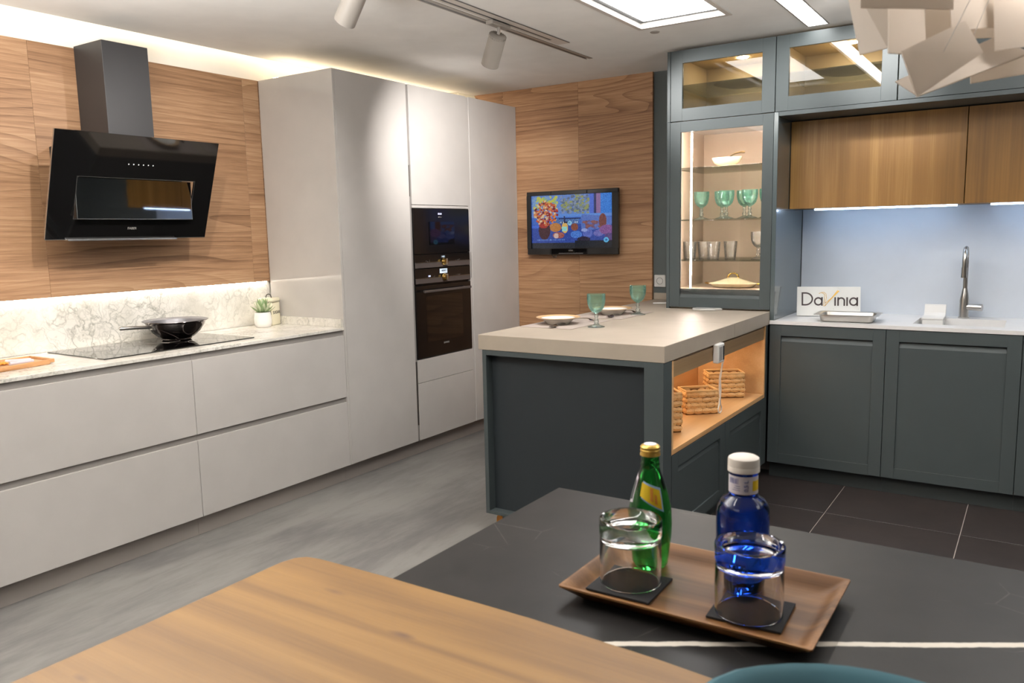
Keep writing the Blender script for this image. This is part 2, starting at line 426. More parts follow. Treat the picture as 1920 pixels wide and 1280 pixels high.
# ---------------------------------------------------------------- mesh helpers
class MB:
    def __init__(self, tf=None):
        self.bm = bmesh.new(); self.tf = tf; self.smooth = False

    def _done(self, verts):
        if self.tf:
            for v in verts: v.co = Vector(self.tf(*v.co))

    def box(self, x0, x1, y0, y1, z0, z1, bev=0.0, seg=1):
        if x0 > x1: x0, x1 = x1, x0
        if y0 > y1: y0, y1 = y1, y0
        if z0 > z1: z0, z1 = z1, z0
        vs = [self.bm.verts.new((x, y, z)) for x in (x0, x1) for y in (y0, y1) for z in (z0, z1)]
        fs = [self.bm.faces.new([vs[i] for i in f]) for f in ((0, 1, 3, 2), (4, 6, 7, 5), (0, 4, 5, 1), (2, 3, 7, 6), (0, 2, 6, 4), (1, 5, 7, 3))]
        if bev > 0:
            es = list({e for f in fs for e in f.edges})
            r = bmesh.ops.bevel(self.bm, geom=es, offset=bev, segments=seg, profile=0.5, affect='EDGES')
            vs = list({v for f in r['faces'] for v in f.verts} | {v for v in vs if v.is_valid})
        self._done(vs); return self

    def prism(self, poly, axis, a, b, bev=0.0):
        """poly of 2-D points extruded along axis between a and b"""
        def mk(p, t):
            return {'x': (t, p[0], p[1]), 'y': (p[0], t, p[1]), 'z': (p[0], p[1], t)}[axis]
        A = [self.bm.verts.new(mk(p, a)) for p in poly]; B = [self.bm.verts.new(mk(p, b)) for p in poly]
        n = len(poly)
        fs = [self.bm.faces.new(A), self.bm.faces.new(B[::-1])]
        for i in range(n):
            fs.append(self.bm.faces.new((A[i], B[i], B[(i + 1) % n], A[(i + 1) % n])))
        vs = A + B
        if bev > 0:
            es = list({e for f in fs for e in f.edges})
            r = bmesh.ops.bevel(self.bm, geom=es, offset=bev, segments=2, profile=0.5, affect='EDGES')
            vs = list({v for f in r['faces'] for v in f.verts} | {v for v in vs if v.is_valid})
        self._done(vs); return self

    def hexa(self, p):
        """8 corner points: 4 of one side, then the 4 facing ones"""
        v = [self.bm.verts.new(q) for q in p]
        for f in ((0, 1, 2, 3), (7, 6, 5, 4), (0, 4, 5, 1), (1, 5, 6, 2), (2, 6, 7, 3), (3, 7, 4, 0)):
            self.bm.faces.new([v[i] for i in f])
        self._done(v); return self

    def lathe(self, prof, c=(0, 0, 0), n=32, closed=False, a0=0.0, a1=2 * PI, axis=None):
        """prof = [(r, z)...]; r == 0 ends in a pole"""
        full = abs(a1 - a0 - 2 * PI) < 1e-6
        m = n if full else n + 1
        rings = []; allv = []
        for r, z in prof:
            if r < 1e-7:
                q = [self.bm.verts.new((0, 0, z))]
            else:
                q = [self.bm.verts.new((r * math.cos(a0 + (a1 - a0) * i / n), r * math.sin(a0 + (a1 - a0) * i / n), z)) for i in range(m)]
            rings.append(q); allv += q
        pairs = list(zip(rings, rings[1:])) + ([(rings[-1], rings[0])] if closed else [])
        for A, B in pairs:
            for i in range(n):
                j = (i + 1) % m
                if len(A) == 1 and len(B) == 1: continue
                if len(A) == 1: self.bm.faces.new((A[0], B[i], B[j]))
                elif len(B) == 1: self.bm.faces.new((A[i], B[0], A[j]))
                else: self.bm.faces.new((A[i], B[i], B[j], A[j]))
        rot = Vector((0, 0, 1)).rotation_difference(Vector(axis)).to_matrix() if axis else Matrix.Identity(3)
        for v in allv: v.co = rot @ v.co + Vector(c)
        self.smooth = True; self._done(allv); return self

    def tube(self, pts, r, n=10, caps=True, closed=False):
        pts = [Vector(p) for p in pts]; rs = r if isinstance(r, (list, tuple)) else [r] * len(pts)
        rings = []; up = None; N = len(pts)
        for i, p in enumerate(pts):
            if closed: d = pts[(i + 1) % N] - pts[i - 1]
            else: d = pts[min(i + 1, N - 1)] - pts[max(i - 1, 0)]
            d.normalize()
            if up is None:
                up = Vector((0, 0, 1)) if abs(d.z) < 0.9 else Vector((1, 0, 0))
            s = d.cross(up).normalized(); up = s.cross(d).normalized()
            rings.append([self.bm.verts.new(p + (s * math.cos(2 * PI * k / n) + up * math.sin(2 * PI * k / n)) * rs[i]) for k in range(n)])
        for i in range(N if closed else N - 1):
            A, B = rings[i], rings[(i + 1) % N]
            for k in range(n):
                self.bm.faces.new((A[k], A[(k + 1) % n], B[(k + 1) % n], B[k]))
        if caps and not closed:
            self.bm.faces.new(rings[0][::-1]); self.bm.faces.new(rings[-1])
        self.smooth = True; self._done([v for q in rings for v in q]); return self

    def surf(self, P, close_u=False, close_v=False):
        """grid of points P[i][j]"""
        V = [[self.bm.verts.new(p) for p in row] for row in P]
        nu, nv = len(V), len(V[0])
        for i in range(nu if close_u else nu - 1):
            for j in range(nv if close_v else nv - 1):
                self.bm.faces.new((V[i][j], V[(i + 1) % nu][j], V[(i + 1) % nu][(j + 1) % nv], V[i][(j + 1) % nv]))
        self._done([v for r in V for v in r]); self.smooth = True; return self


ORG = {}


def base_of(o):
    return ORG.get(o.name, Vector((0, 0, 0)))


def build(name, mb, mat, parent=None, label=None, smooth=None, kind=None):
    me = bpy.data.meshes.new(name)
    bm = mb.bm
    bmesh.ops.recalc_face_normals(bm, faces=bm.faces)
    off = base_of(parent) if parent else Vector((0, 0, 0))
    if off.length > 0:
        bmesh.ops.translate(bm, verts=bm.verts, vec=-off)
    bm.to_mesh(me); bm.free()
    mats = mat if isinstance(mat, (list, tuple)) else [mat]
    for m in mats: me.materials.append(M[m] if isinstance(m, str) else m)
    if mb.smooth if smooth is None else smooth:
        for p in me.polygons: p.use_smooth = True
        me.set_sharp_from_angle(angle=math.radians(38))
    o = bpy.data.objects.new(name, me); COL.objects.link(o)
    if parent:
        o.parent = parent; ORG[o.name] = off
    if label: o['label'] = label
    if kind: o['kind'] = kind
    return o


def tag(o, label, cat, group=None):
    o['label'] = label; o['category'] = cat
    if group: o['group'] = group
    return o


def thing(name, label, cat, loc=(0, 0, 0), group=None):
    o = bpy.data.objects.new(name, None); COL.objects.link(o); o.location = loc; o.empty_display_size = 0.05
    ORG[o.name] = Vector(loc)
    return tag(o, label, cat, group)


def copy_tree(o, parent=None):
    c = o.copy(); COL.objects.link(c)
    if parent: c.parent = parent
    for ch in list(o.children): copy_tree(ch, c)
    return c


def dup(o, loc, label, rz=0.0, group=None):
    c = copy_tree(o); c.location = loc; c.rotation_euler = (0, 0, rz); c['label'] = label
    if group: c['group'] = group
    return c


def struct(name, mb, mat, label=None, parent=None):
    return build(name, mb, mat, parent, label, kind='structure')


def text_part(name, txt, size, mat, parent, mw, depth=0.0006, align='CENTER'):
    """lettering turned into a mesh; mw places the text plane (x right, y up) in the world"""
    cu = bpy.data.curves.new(name, 'FONT'); cu.body = txt; cu.size = size; cu.extrude = depth
    cu.align_x = align; cu.align_y = 'CENTER'; cu.resolution_u = 3
    t = bpy.data.objects.new(name + '_tmp', cu); COL.objects.link(t)
    dg = bpy.context.evaluated_depsgraph_get()
    me = bpy.data.meshes.new_from_object(t.evaluated_get(dg))
    bpy.data.objects.remove(t); bpy.data.curves.remove(cu)
    me.name = name
    me.transform(Matrix.Translation(-base_of(parent)) @ mw)
    me.materials.clear(); me.materials.append(M[mat])
    o = bpy.data.objects.new(name, me); COL.objects.link(o); o.parent = parent; ORG[o.name] = base_of(parent)
    return o


def frame(o, x, y):
    """matrix with origin o, x axis x, y axis y"""
    x = Vector(x).normalized(); y = Vector(y).normalized(); z = x.cross(y)
    return Matrix(((x.x, y.x, z.x, o[0]), (x.y, y.y, z.y, o[1]), (x.z, y.z, z.z, o[2]), (0, 0, 0, 1)))


def slab_holes(mb, x0, x1, y0, y1, z0, z1, holes):
    xs = sorted({x0, x1} | {h[0] for h in holes} | {h[1] for h in holes}); ys = sorted({y0, y1} | {h[2] for h in holes} | {h[3] for h in holes})
    for a, b in zip(xs, xs[1:]):
        for c, d in zip(ys, ys[1:]):
            mx, my = (a + b) / 2, (c + d) / 2
            if any(h[0] < mx < h[1] and h[2] < my < h[3] for h in holes): continue
            mb.box(a, b, c, d, z0, z1)
    bmesh.ops.remove_doubles(mb.bm, verts=mb.bm.verts, dist=1e-5)
    # drop the inner walls between neighbouring cells
    seen = {}
    for f in list(mb.bm.faces):
        seen.setdefault(tuple(round(c, 4) for c in f.calc_center_median()), []).append(f)
    kill = [f for q in seen.values() if len(q) > 1 for f in q]
    bmesh.ops.delete(mb.bm, geom=kill, context='FACES')
    return mb


# ---------------------------------------------------------------- dimensions found from the photograph
F = 0.6106          # front plane of the beige kitchen
YB = 1.859          # back wall panels
CZ = 2.476          # ceiling
HT = 2.3545         # top of the tall units and of the wood panelling
ZC = 0.9155         # marble worktop
PZ = 0.961          # peninsula slab
GY = 1.283          # front of the green upper units
SY = 1.267          # front of the green base units
SZ = 0.913          # white worktop
BZ = 0.90           # black island
XW = 6.6            # right end of the showroom
YN = -6.6           # wall behind the camera

# ---------------------------------------------------------------- setting
mb = MB(); mb.box(-0.1, 2.4925, YN, 2.0, -0.1, 0.0)
fl = struct('floor', mb, 'concrete')
mb = MB(); mb.box(2.4925, XW, YN, 2.0, -0.1, -0.0035)
build('grout_bed', mb, 'grout', fl)
first = None
for i in range(0, 6):
    for j in range(0, 7):
        x0 = 2.4925 + 0.6 * i; y1 = 1.424 - 0.6 * j
        if first is None:
            mb = MB(); mb.box(0.002, 0.598, 0.002, 0.598, -0.0045, 0.0, 0.0008)
            first = build('tile', mb, 'tile', fl); t = first
        else:
            t = first.copy(); COL.objects.link(t); t.parent = fl
        t.location = (x0, y1 - 0.6, 0)

mb = MB(); slab_holes(mb, 0.05, XW, YN, 2.0, CZ, CZ + 0.14, [(2.113, 2.585, -0.50, 0.755), (2.836, 2.950, -3.0, 1.262)])
ceil = struct('ceiling', mb, 'ceiling')
mb = MB(); mb.box(-0.1, XW, YN, 2.0, CZ + 0.14, CZ + 0.2); struct('ceiling_slab', mb, 'white_wall')

mb = MB(); mb.box(-0.12, -0.021, YN, 2.0, 0.0, CZ + 0.14)
wl = struct('wall_left', mb, 'white_wall')
seams = [(-3.69, -2.5), (-2.5, -1.306), (-1.306, -0.116), (-0.116, -0.002), (0.0, 1.19), (1.19, YB)]
for a, b in seams:
    mb = MB(); mb.box(-0.0208, 0.0, a + 0.0005, b - 0.0005, 1.173, HT, 0.0008)
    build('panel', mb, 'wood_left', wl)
mb = MB(); mb.box(-0.1, XW, 1.883, 2.0, 0.0, CZ + 0.14)
wb = struct('wall_back', mb, 'grey_wall')
for a, b in ((0.0, 0.5), (0.5, 1.137), (1.137, 1.7036)):
    mb = MB(); mb.box(a + 0.0005, b - 0.0005, YB, 1.8828, 0.0, CZ, 0.0008)
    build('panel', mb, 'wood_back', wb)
mb = MB(); mb.box(XW, XW + 0.1, YN, 2.0, 0, CZ + 0.14); struct('wall_right', mb, 'room_wall')
mb = MB(); mb.box(-0.1, XW, YN - 0.1, YN, 0, CZ + 0.14); struct('wall_front', mb, 'room_wall')

# ---------------------------------------------------------------- lights that are things
t = thing('led_strip', 'warm LED strip hidden in the ceiling slot over the wood wall', 'light', (0.046, -1.5, 2.53))
mb = MB(); mb.box(0.040, 0.0495, -4.2, 1.85, 2.49, 2.515); build('diffuser', mb, 'led_cove', t)
t = thing('led_strip', 'warm LED strip lying on top of the tall beige cabinets', 'light', (0.12, 0.9, HT + 0.02))
mb = MB(); mb.box(0.10, 0.14, 0.03, 1.8, HT + 0.0045, HT + 0.010); build('diffuser', mb, 'led_warm_top', t)
mb = MB(); mb.box(0.09, 0.15, 0.02, 1.81, HT + 0.001, HT + 0.0045); build('profile', mb, 'silver_edge', t)
t = thing('led_strip', 'LED strip under the wood panelling lighting the marble splashback', 'light', (-0.008, -1.8, 1.17))
mb = MB(); mb.box(-0.0115, -0.001, -3.6, -0.02, 1.1719, 1.1727); build('diffuser', mb, 'led_splash', t)

t = thing('ceiling_panel_light', 'large square-cornered white LED panel recessed in the ceiling', 'light', (2.35, 0.13, CZ))
mb = MB()
slab_holes(mb, 2.100, 2.598, -0.51, 0.768, CZ - 0.004, CZ - 0.0005, [(2.125, 2.573, -0.49, 0.743)])
build('frame', mb, 'track_grey', t)
mb = MB(); mb.box(2.14, 2.545, -0.48, 0.735, CZ + 0.03, CZ + 0.04); build('diffuser', mb, 'led_panel', t)
mb = MB(); slab_holes(mb, 2.114, 2.584, -0.499, 0.754, CZ + 0.028, CZ + 0.045, [(2.139, 2.546, -0.481, 0.736)]); build('inner_rim', mb, 'black_plain', t)
t = thing('ceiling_line_light', 'long narrow LED line light running in the ceiling to the green cupboards', 'light', (2.893, -0.9, CZ))
mb = MB(); mb.box(2.845, 2.941, -2.99, 1.255, CZ + 0.012, CZ + 0.022); build('diffuser', mb, 'led_strip_ceiling', t)
mb = MB(); mb.box(2.8365, 2.8445, -2.995, 1.258, CZ - 0.002, CZ + 0.03); mb.box(2.9415, 2.9495, -2.995, 1.258, CZ - 0.002, CZ + 0.03); build('frame', mb, 'spot_white', t)

t = thing('lighting_track', 'recessed pale lighting track in the ceiling carrying white spotlights', 'track', (1.64, -1, CZ))
mb = MB(); mb.box(1.600, 1.618, -3.4, 0.782, CZ - 0.003, CZ - 0.0003); mb.box(1.634, 1.676, -3.4, 0.782, CZ - 0.003, CZ - 0.0003); mb.box(1.618, 1.634, 0.66, 0.782, CZ - 0.003, CZ - 0.0003)
build('rail', mb, 'track_grey', t)
mb = MB(); mb.box(1.618, 1.634, -3.4, 0.66, CZ - 0.0012, CZ - 0.0003); mb.box(1.673, 1.679, -3.4, 0.775, CZ - 0.0036, CZ - 0.003); build('slot', mb, 'black_plain', t)
t = thing('air_slot', 'thin black linear air slot in the ceiling beside the lighting track', 'vent', (1.54, -1, CZ))
mb = MB(); mb.box(1.545, 1.560, -3.4, 1.205, CZ - 0.0012, CZ - 0.0003); build('slot', mb, 'black_plain', t)
mb = MB(); mb.box(1.536, 1.545, -3.4, 1.23, CZ - 0.0018, CZ - 0.0003); mb.box(1.560, 1.584, -3.4, 1.23, CZ - 0.0018, CZ - 0.0003); build('frame', mb, 'spot_white', t)
mb = MB(); mb.lathe([(0.0, -0.004), (0.022, -0.004), (0.026, 0.0)], (2.149, 0.861, CZ - 0.0003), 20)
tag(build('smoke_detector', mb, 'spot_white'), 'tiny round cream cover on the ceiling by the LED panel', 'detector')


def spotlight(y, zdrop, d, label):
    t = thing('track_spotlight', label, 'spotlight', (1.605, y, CZ), 'spotlights on the ceiling track')
    mb = MB(); mb.box(1.585, 1.628, y - 0.085, y + 0.075, CZ - 0.024, CZ - 0.0042, 0.003); build('adapter', mb, 'spot_white', t)
    top = Vector((1.600, y, CZ - zdrop)); d = Vector(d).normalized()
    mb = MB(); mb.tube([(1.605, y, CZ - 0.0245), (1.605, y, CZ - 0.05), tuple(top - d * 0.0 + Vector((0, 0, 0.004)))], 0.009, 10); build('arm', mb, 'spot_white', t)
    mb = MB()
    mb.lathe([(0.0, 0.0), (0.037, 0.0), (0.0425, 0.004), (0.0425, 0.012), (0.0445, 0.0125), (0.0455, 0.165), (0.043, 0.166), (0.040, 0.150), (0.0, 0.148)], tuple(top), 36, axis=tuple(d))
    build('housing', mb, 'spot_white', t)
    # cooling fins of the rear cap
    q = Vector((0, 0, 1)).rotation_difference(d).to_matrix()
    mb = MB()
    for k in range(24):
        a = 2 * PI * k / 24; p = top + q @ Vector((0.043 * math.cos(a), 0.043 * math.sin(a), 0.0075)); s = q @ Vector((-math.sin(a), math.cos(a), 0)) * 0.0025; r = q @ Vector((math.cos(a), math.sin(a), 0)) * 0.0022
        n = d * 0.0055
        mb.hexa([p - s - r - n, p + s - r - n, p + s + r - n, p - s + r - n, p - s - r + n, p + s - r + n, p + s + r + n, p - s + r + n])
    build('cooling_fins', mb, 'spot_white', t)
    mb = MB(); mb.lathe([(0.0, 0.1492), (0.0392, 0.1508)], tuple(top), 24, axis=tuple(d)); build('lens', mb, 'white_plastic', t)


spotlight(0.182, 0.060, (-0.56, 0.34, -0.74), 'white cylindrical track spotlight hanging over the peninsula end, whole in view')
spotlight(-0.80, 0.052, (-0.70, 0.16, -0.69), 'white cylindrical track spotlight cut off by the top edge of the picture')

# ---------------------------------------------------------------- beige kitchen: base units, worktop, splashback
tf_left = None


def base_unit(y0, y1, label):
    t = thing('base_cabinet', label, 'cabinet', (0.3, (y0 + y1) / 2, 0), 'drawer units under the marble worktop')
    mb = MB(); mb.box(0.0, F - 0.024, y0 + 0.001, y1 - 0.001, 0.102, ZC - 0.0175); build('carcass', mb, 'channel', t)
    mb = MB(); mb.box(0.003, F - 0.048, y0 + 0.0005, y1 - 0.0005, 0.0, 0.1015); build('plinth', mb, 'plinth', t)
    g = 0.0012
    for z0, z1 in ((0.509, 0.8688), (0.1016, 0.4792)):
        mb = MB(); mb.box(F - 0.0225, F, y0 + g, y1 - g, z0, z1, 0.0012); d = build('drawer_front', mb, 'lacquer', t)
        mb = MB(); mb.box(F - 0.0238, F - 0.011, y0 + 0.0005, y1 - 0.0005, z1 + 0.0006, z1 + 0.0292); build('grip_channel', mb, 'channel', t)


base_unit(-0.9986, -0.0005, 'beige two-drawer base cabinet beside the tall cupboards')
base_unit(-1.9986, -0.9986, 'beige two-drawer base cabinet under the left part of the hob')
base_unit(-2.9986, -1.9986, 'beige two-drawer base cabinet mostly cut off by the left picture edge')

t = thing('marble_worktop', 'white veined marble worktop on the beige drawer units', 'worktop', (0.3, -1.5, ZC))
mb = MB(); mb.box(-0.005, F + 0.001, -3.0, -0.001, ZC - 0.0162, ZC, 0.001); build('slab', mb, 'marble', t)
mb = MB(); mb.box(0.012, F - 0.006, -0.0155, -0.0005, ZC + 0.0003, ZC + 0.048, 0.0008); build('end_upstand', mb, 'marble', t)
mb = MB(); mb.box(-0.0208, -0.0125, -3.0, -0.001, ZC + 0.0003, 1.1722)
tag(build('marble_splashback', mb, 'marble'), 'white marble splashback with grey-green veins behind the hob', 'splashback')

# ---------------------------------------------------------------- tall beige units
D1L, D1R, OL, OR_, D3L, D3R = 0.0175, 0.6186, 0.6408, 1.2368, 1.2672, 1.8565
t = thing('tall_cabinet', 'tall beige cupboard with one plain door, next to the marble worktop', 'cabinet', (0.3, 0.31, 0))
mb = MB(); mb.box(0.003, F, 0.0, 0.0158, 0.1016, HT, 0.001); build('side_panel', mb, 'lacquer_gloss', t, 'glossy beige end panel')
mb = MB(); mb.box(0.003, F - 0.026, 0.016, 0.629, 0.102, HT - 0.002); build('carcass', mb, 'channel', t)
mb = MB(); mb.box(0.003, F - 0.048, 0.0, 0.6296, 0.0, 0.1015); build('plinth', mb, 'plinth', t)
mb = MB(); mb.box(F - 0.0225, F, D1L, D1R, 0.1016, HT, 0.0012); build('door', mb, 'lacquer', t)
t = thing('tall_cabinet', 'narrow tall beige cupboard against the wood back wall', 'cabinet', (0.3, 1.55, 0))
mb = MB(); mb.box(0.003, F - 0.026, 1.253, 1.8565, 0.102, HT - 0.002); build('carcass', mb, 'channel', t)
mb = MB(); mb.box(0.003, F - 0.048, 1.2526, 1.8565, 0.0, 0.1015); build('plinth', mb, 'plinth', t)
mb = MB(); mb.box(F - 0.0225, F, D3L, 1.8445, 0.1016, HT, 0.0012); build('door', mb, 'lacquer', t)
mb = MB(); mb.box(F - 0.0225, F, 1.8465, 1.8565, 0.1016, HT, 0.0008); build('filler', mb, 'lacquer', t)
OZ0, OZ1 = 0.6323, 1.6004
t = thing('oven_housing', 'tall beige housing holding the two built-in black ovens', 'cabinet', (0.3, 0.94, 0))
mb = MB()
mb.box(0.003, F - 0.026, 0.6296, 0.6395, 0.102, HT - 0.002); mb.box(0.003, F - 0.026, 1.2390, 1.2526, 0.102, HT - 0.002)
mb.box(0.003, F - 0.026, 0.6395, 1.2390, 0.102, OZ0 - 0.002); mb.box(0.003, F - 0.026, 0.6395, 1.2390, OZ1 + 0.002, HT - 0.002)
mb.box(0.003, 0.02, 0.6395, 1.2390, OZ0 - 0.002, OZ1 + 0.002)
build('carcass', mb, 'channel', t)
mb = MB(); mb.box(0.003, F - 0.048, 0.6296, 1.2526, 0.0, 0.1015); build('plinth', mb, 'plinth', t)
mb = MB(); mb.box(F - 0.0225, F, OL, OR_, OZ1 + 0.022, HT, 0.0012); build('door', mb, 'lacquer', t)
mb = MB(); mb.box(F - 0.0225, F - 0.001, OL, OR_, OZ1 + 0.002, OZ1 + 0.019, 0.001); build('filler', mb, 'lacquer', t)
mb = MB(); mb.box(F - 0.0225, F, OL, OR_, 0.4795, OZ0 - 0.003, 0.0012); build('drawer_front', mb, 'lacquer', t)
mb = MB(); mb.box(F - 0.0225, F, OL, OR_, 0.1016, 0.4765, 0.0012); build('drawer_front', mb, 'lacquer', t)
mb = MB(); mb.box(F - 0.0255, F - 0.006, D1R + 0.0015, OL - 0.0015, 0.1016, 1.672); mb.box(F - 0.0255, F - 0.006, D1R + 0.0015, OL - 0.0015, 1.866, HT - 0.003); build('vertical_profile', mb, 'channel', t)
mb = MB(); mb.box(F - 0.0255, F - 0.012, D1R + 0.0015, OL - 0.0015, 1.672, 1.866); build('grip', mb, 'dark_gap', t)
mb = MB(); mb.box(F - 0.0058, F - 0.004, D1R + 0.003, OL - 0.003, 0.205, 0.622); build('grip', mb, 'dark_gap', t)
mb = MB(); mb.box(F - 0.0255, F - 0.004, OR_ + 0.0015, D3L - 0.0015, 0.1016, HT - 0.003, 0.001); build('vertical_profile', mb, 'lacquer', t)
mb = MB(); mb.box(F - 0.0038, F - 0.002, OR_ + 0.012, D3L - 0.011, 1.128, 1.306); build('grip', mb, 'channel', t)
# something small and pale lying on top of the tall cupboards
mb = MB(); mb.prism([(0.40, HT), (0.585, HT), (0.575, HT + 0.026), (0.48, HT + 0.034), (0.41, HT + 0.018)], 'y', 1.20, 1.40, 0.006)
tag(build('cable_cover', mb, 'cream_ceramic', smooth=False), 'small pale box lying on top of the tall cupboards', 'box')


def oven(name, label, z0, z1, z_strip, disp, window):
    t = thing(name, label, 'oven', (0.3, 0.94, z0), 'built-in ovens in the tall housing')
    y0, y1 = OL + 0.002, OR_ - 0.002
    mb = MB(); mb.box(0.03, F - 0.018, y0, y1, z0 + 0.004, z1 - 0.004); build('body', mb, 'black_plain', t)
    return t, y0, y1


ZM = 1.217
t, y0, y1 = oven('microwave_oven', 'black built-in compact microwave oven with a knob, upper of the two ovens', ZM + 0.001, OZ1, 0, 0, 0)
mb = MB(); mb.box(F - 0.0175, F + 0.002, y0, y1, 1.3095, OZ1 - 0.002, 0.0015); d = build('door', mb, 'oven_glass', t)
mb = MB(); mb.box(F + 0.0021, F + 0.0026, y0 + 0.15, y1 - 0.17, 1.365, 1.515); build('window', mb, 'black_glass', d)
mb = MB(); mb.box(F - 0.0175, F + 0.001, y0, y1, ZM + 0.002, 1.306, 0.001); p = build('control_panel', mb, 'oven_glass', t)
mb = MB(); mb.box(F + 0.001, F + 0.004, y0 + 0.003, y1 - 0.003, ZM + 0.003, 1.2535, 0.0006); build('trim_strip', mb, 'graphite', p)
mb = MB(); mb.box(F + 0.001, F + 0.0065, y0 + 0.003, y1 - 0.003, 1.2538, 1.2562); build('trim_edge', mb, 'silver_edge', p)
mb = MB(); mb.box(F + 0.0015, F + 0.0022, 0.907, 0.963, 1.277, 1.297); build('display', mb, 'black_plain', p)
text_part('display_text', '14:05', 0.016, 'disp_cyan', p, frame((F + 0.0028, 0.935, 1.287), (0, 1, 0), (0, 0, 1)))
mb = MB(); mb.lathe([(0.0, 0.0), (0.021, 0.0), (0.024, 0.004), (0.021, 0.018), (0.019, 0.026), (0.0, 0.027)], (F + 0.0045, 0.935, 1.254), 24, axis=(1, 0, 0)); k = build('knob', mb, 'gold', t, 'pale metal knob')
mb = MB(); mb.box(F + 0.030, F + 0.038, 0.929, 0.941, 1.233, 1.275, 0.002); build('knob_grip', mb, 'steel', k)
text_part('printed_symbols', '- ..  :', 0.022, 'print_grey', p, frame((F + 0.0016, 0.775, 1.265), (0, 1, 0), (0, 0, 1)))
text_part('printed_symbols', '.  ... -', 0.022, 'print_grey', p, frame((F + 0.0016, 1.095, 1.265), (0, 1, 0), (0, 0, 1)))
text_part('clock_digits', '00:00', 0.018, 'disp_blue', d, frame((F + 0.0026, 0.913, 1.566), (0, 1, 0), (0, 0, 1)))
text_part('maker_lettering', 'SIEMENS', 0.009, 'print_grey', d, frame((F + 0.0024, 0.913, 1.545), (0, 1, 0), (0, 0, 1)))

t, y0, y1 = oven('built_in_oven', 'black built-in oven with a bar handle, lower of the two ovens', OZ0, ZM - 0.001, 0, 0, 0)
mb = MB(); mb.box(F - 0.0175, F + 0.001, y0, y1, 1.119, ZM - 0.002, 0.001); p = build('control_panel', mb, 'oven_glass', t)
mb = MB(); mb.box(F + 0.001, F + 0.004, y0 + 0.003, y1 - 0.003, 1.120, 1.152, 0.0006); build('trim_strip', mb, 'graphite', p)
mb = MB(); mb.box(F + 0.001, F + 0.0065, y0 + 0.003, y1 - 0.003, 1.1523, 1.1545); build('trim_edge', mb, 'silver_edge', p)
mb = MB(); mb.box(F + 0.0015, F + 0.0022, 0.895, 0.975, 1.178, 1.208); build('display', mb, 'disp_cyan', p)
text_part('display_text', 'MENU', 0.016, 'black_plain', p, frame((F + 0.0028, 0.935, 1.194), (0, 1, 0), (0, 0, 1)))
mb = MB(); mb.box(F + 0.0013, F + 0.0018, 0.775, 0.798, 1.160, 1.170); build('indicator', mb, 'disp_blue', p)
text_part('printed_symbols', '. :', 0.022, 'print_grey', p, frame((F + 0.0016, 0.835, 1.164), (0, 1, 0), (0, 0, 1)))
text_part('printed_symbols', '.  : ..-', 0.022, 'print_grey', p, frame((F + 0.0016, 1.095, 1.164), (0, 1, 0), (0, 0, 1)))
mb = MB(); mb.lathe([(0.0, 0.0), (0.021, 0.0), (0.024, 0.004), (0.021, 0.018), (0.019, 0.026), (0.0, 0.027)], (F + 0.0045, 0.935, 1.152), 24, axis=(1, 0, 0)); k = build('knob', mb, 'gold', t, 'pale metal knob')
mb = MB(); mb.box(F + 0.030, F + 0.038, 0.929, 0.941, 1.131, 1.173, 0.002); build('knob_grip', mb, 'steel', k)
mb = MB(); mb.box(F - 0.0175, F + 0.002, y0, y1, OZ0 + 0.002, 1.107, 0.0015); d = build('door', mb, 'oven_glass', t)
mb = MB(); mb.box(F + 0.0021, F + 0.0026, y0 + 0.10, y1 - 0.10, 0.735, 1.035); build('window', mb, 'black_glass', d)
mb = MB(); mb.box(F + 0.030, F + 0.044, y0 + 0.045, y1 - 0.045, 1.062, 1.078, 0.003)
mb.box(F + 0.002, F + 0.031, y0 + 0.075, y0 + 0.09, 1.064, 1.076); mb.box(F + 0.002, F + 0.031, y1 - 0.09, y1 - 0.075, 1.064, 1.076)
build('handle', mb, 'graphite', d, 'dark metal bar handle')
text_part('maker_lettering', 'SIEMENS', 0.016, 'print_grey', d, frame((F + 0.0024, 0.943, 0.712), (0, 1, 0), (0, 0, 1)))

# ---------------------------------------------------------------- cooker hood
HY0, HY1 = -1.405, -0.575
PBOT, PTOP = Vector((0.19, 0, 1.447)), Vector((0.36, 0, 1.92))
EV = (PTOP - PBOT).normalized(); NV = Vector((EV.z, 0, -EV.x))


def pp(s, y, h=0.0):
    """point on the glass: s metres up the slope, y along the wall, h out of the glass"""
    return PBOT + EV * s + NV * h + Vector((0, y, 0))


def glass_piece(mb, s0, s1, a, b, h0=-0.008, h1=0.0):
    mb.hexa([pp(s0, a, h0), pp(s0, b, h0), pp(s1, b, h0), pp(s1, a, h0), pp(s0, a, h1), pp(s0, b, h1), pp(s1, b, h1), pp(s1, a, h1)])


SL = (PTOP - PBOT).length
FY0, FY1 = -1.287, -0.686
S0, S1 = 0.099, 0.297
t = thing('cooker_hood', 'black angled glass cooker hood with square chimney on the wood wall', 'hood', (0.0, -0.99, 1.44))
mb = MB(); mb.box(0.0015, 0.2399, -1.091, -0.858, 1.80, 2.362, 0.0015); build('chimney', mb, 'black_metal', t)
mb = MB(); mb.prism([(0.0015, 1.50), (0.16, 1.452), (0.178, 1.462), (0.235, 1.60), (0.235, 1.74), (0.325, 1.86), (0.30, 1.90), (0.0015, 1.88)], 'y', -1.25, -0.72); build('housing', mb, 'black_metal', t)
mb = MB()
glass_piece(mb, 0, S0, HY0, HY1); glass_piece(mb, S1, SL, HY0, HY1); glass_piece(mb, S0, S1, HY0, FY0); glass_piece(mb, S0, S1, FY1, HY1)
bmesh.ops.remove_doubles(mb.bm, verts=mb.bm.verts, dist=1e-5)
gp = build('glass_panel', mb, 'black_glass', t)
mb = MB()
w = 0.0025
